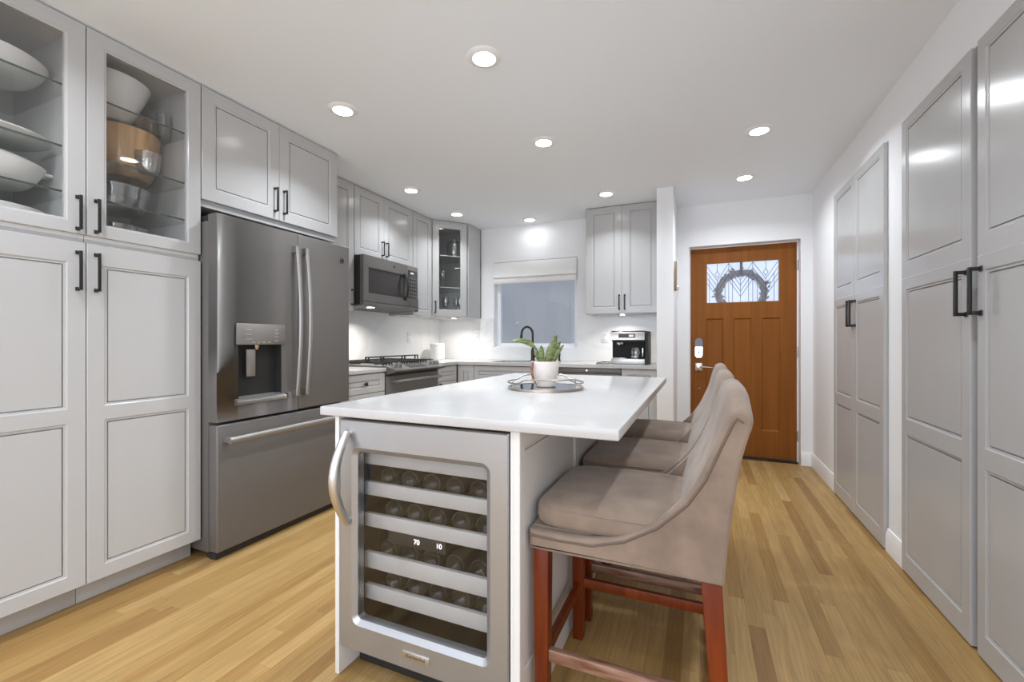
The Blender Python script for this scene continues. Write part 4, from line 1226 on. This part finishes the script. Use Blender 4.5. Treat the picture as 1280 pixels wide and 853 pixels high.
def shell_bm():
    """one closed loft across the stool: high arms at both sides, a low seat well between them, one back"""
    arm = spline(TOPE[:6], 4)                                    # rim of the arm up to the back
    well = [(-.002 + (.400 + .002) * k / 20, .580 if k < 18 else .580 + .010 * (k - 17)) for k in range(20)] + [TOPE[5]]
    well[-2] = (.392, .640); well[-3] = (.372, .600)
    rest = spline(TOPE[5:] + BACK[:-1], 4)[1:] + [BACK[-1]]
    under = [(.40, .522), (.20, .522), (.03, .522), (.002, .524), (-.002, .530), (-.002, .555)]
    side = arm + rest + under; mid = well + rest + under
    n = len(side)
    def inset(P, d):
        if d == 0: return P
        Q = []
        for i in range(n):
            a, c = Vector(P[i - 1]), Vector(P[(i + 1) % n]); t_ = (c - a)
            if t_.length < 1e-6: Q.append(P[i]); continue
            t_.normalize()
            Q.append((P[i][0] + t_.y * d, P[i][1] - t_.x * d))
        return Q
    half = [(0.0, .012, 0), (.0015, .006, 0), (.005, .002, 0), (.011, 0, 0), (.026, 0, 0), (.031, .0015, 0), (.034, .006, 0), (.037, 0, 1), (.06, 0, 1), (.09, 0, 1), (.12, 0, 1), (.16, 0, 1), (.20, 0, 1), (.24, 0, 1)]
    st = half + [(SWD - y, d, k) for y, d, k in half[-2::-1]]
    bm = NB(); rings = []
    for y, d, k in st:
        P = inset(mid if k else side, d)
        if not k and .028 < y < SWD - .028:                      # only the arm rim is rounded on its inner side
            P = [P[i] if i < len(arm) - 4 else side[i] for i in range(n)]
        rings.append([bm.verts.new((x, y, crown(y, z))) for x, z in P])
    for A, B in zip(rings[:-1], rings[1:]):
        for i in range(n): bm.faces.new((A[i], A[(i + 1) % n], B[(i + 1) % n], B[i]))
    bm.faces.new(rings[0]); bm.faces.new(rings[-1])
    return bm
def make_stool(label, loc, rz):
    t = thing('bar_stool', label, 'bar stool', loc, rz, 'suede bar stools along the island')
    sh = finish(shell_bm(), 'upholstered_shell', 'suede', t, smooth=50)
    # cushion
    def f(b):
        nu, nv = 48, 22
        cx, cy, cz, a, bb, c = .226, SWD / 2, .616, .226, .226, .042
        rows_ = []
        for j in range(1, nv):
            ph = -PI / 2 + PI * j / nv
            row = []
            for i in range(nu):
                th = 2 * PI * i / nu
                sp = lambda v, e: math.copysign(abs(v) ** e, v)
                cc = sp(math.cos(ph), .26); zz = sp(math.sin(ph), .62)
                x = a * cc * sp(math.cos(th), .26); y = bb * cc * sp(math.sin(th), .26)
                z = c * zz + (.020 * (1 - (x / a) ** 2) * (1 - (y / bb) ** 2) if zz > 0 else 0)
                row.append(b.verts.new((cx + x, cy + y, cz + z)))
            rows_.append(row)
        for A, B in zip(rows_[:-1], rows_[1:]):
            for k in range(nu): b.faces.new((A[k], A[(k + 1) % nu], B[(k + 1) % nu], B[k]))
        b.faces.new(rows_[0]); b.faces.new(rows_[-1])
    cu = one('seat_cushion', 'suede', t, f, 0, smooth=60)
    def seam(b):
        sp = lambda v, e: math.copysign(abs(v) ** e, v)
        tube(b, [(.226 + .2225 * sp(math.cos(th), .26), SWD / 2 + .2225 * sp(math.sin(th), .26), .637) for th in [2 * PI * i / 72 for i in range(72)]], .0030, 6, closed=True)
    one('cushion_seam', 'suede', cu, seam, 0, smooth=60)
    for y, sg in ((0, -1), (SWD, 1)):
        def pipe(b):
            path = [(x + .001, z - .016 if k < 3 else z - .012) for k, (x, z) in enumerate(TOPE)]
            pts = [(x + .010 * min(1, max(0, (z - .60) / .15)), y + sg * .0005, z) for x, z in path] + [(.532, y + sg * .0005, .985), (.545, y + sg * .0005, .975)]
            pts = [(p[0], p[1], crown(p[1], p[2])) for p in pts]
            tube(b, pts, .0034, 7)
        one('piping', 'piping', sh, pipe, 0, smooth=60)
    # legs: two front posts, two splayed rear legs
    for y in (.035, SWD - .035):
        def f(b):
            for z0, z1, s0, s1 in ((.0012, .526, .0185, .0225),):
                x = .030
                A = [b.verts.new((x + dx * s0, y + dy * s0, z0)) for dx, dy in ((-1, -1), (1, -1), (1, 1), (-1, 1))]
                B = [b.verts.new((x + dx * s1, y + dy * s1, z1)) for dx, dy in ((-1, -1), (1, -1), (1, 1), (-1, 1))]
                b.faces.new(A[::-1]); b.faces.new(B)
                for k in range(4): b.faces.new((A[k], A[(k + 1) % 4], B[(k + 1) % 4], B[k]))
        one('leg', 'red_wood', t, f, .003)
        def f(b):
            A = [b.verts.new((.511 + dx * .0185, y + dy * .0185, .0012)) for dx, dy in ((-1, -1), (1, -1), (1, 1), (-1, 1))]
            B = [b.verts.new((.475 + dx * .024, y + dy * .0225, .526)) for dx, dy in ((-1, -1), (1, -1), (1, 1), (-1, 1))]
            b.faces.new(A[::-1]); b.faces.new(B)
            for k in range(4): b.faces.new((A[k], A[(k + 1) % 4], B[(k + 1) % 4], B[k]))
        one('leg', 'red_wood', t, f, .003)
    def bar(p, q, w, h, mat):
        def f(b):
            d = (Vector(q) - Vector(p)).normalized(); s = d.cross(Vector((0, 0, 1))).normalized() * w / 2; u = Vector((0, 0, h / 2))
            A = [b.verts.new(Vector(p) + x) for x in (-s - u, s - u, s + u, -s + u)]; B = [b.verts.new(Vector(q) + x) for x in (-s - u, s - u, s + u, -s + u)]
            b.faces.new(A); b.faces.new(B[::-1])
            for k in range(4): b.faces.new((A[k], A[(k + 1) % 4], B[(k + 1) % 4], B[k]))
        return one('stretcher', mat, t, f, .002)
    o = bar((.046, .035, .213), (.480, .035, .213), .020, .034, 'worn_wood'); o['label'] = 'scuffed worn footrest rail'
    bar((.046, SWD - .035, .213), (.480, SWD - .035, .213), .020, .034, 'red_wood')
    bar((.030, .054, .20), (.030, SWD - .054, .20), .020, .034, 'red_wood')
    bar((.497, .054, .20), (.497, SWD - .054, .20), .020, .034, 'red_wood')
    return t
s0 = make_stool('taupe suede bar stool closest to the wine cooler end of the island', (-.449, 1.172, 0), 0)
dup(s0, 'taupe suede bar stool in the middle of the row along the island', (-.446, 1.702, 0), 0)
dup(s0, 'taupe suede bar stool at the far end of the island toward the entry door', (-.440, 2.232, 0), 0)
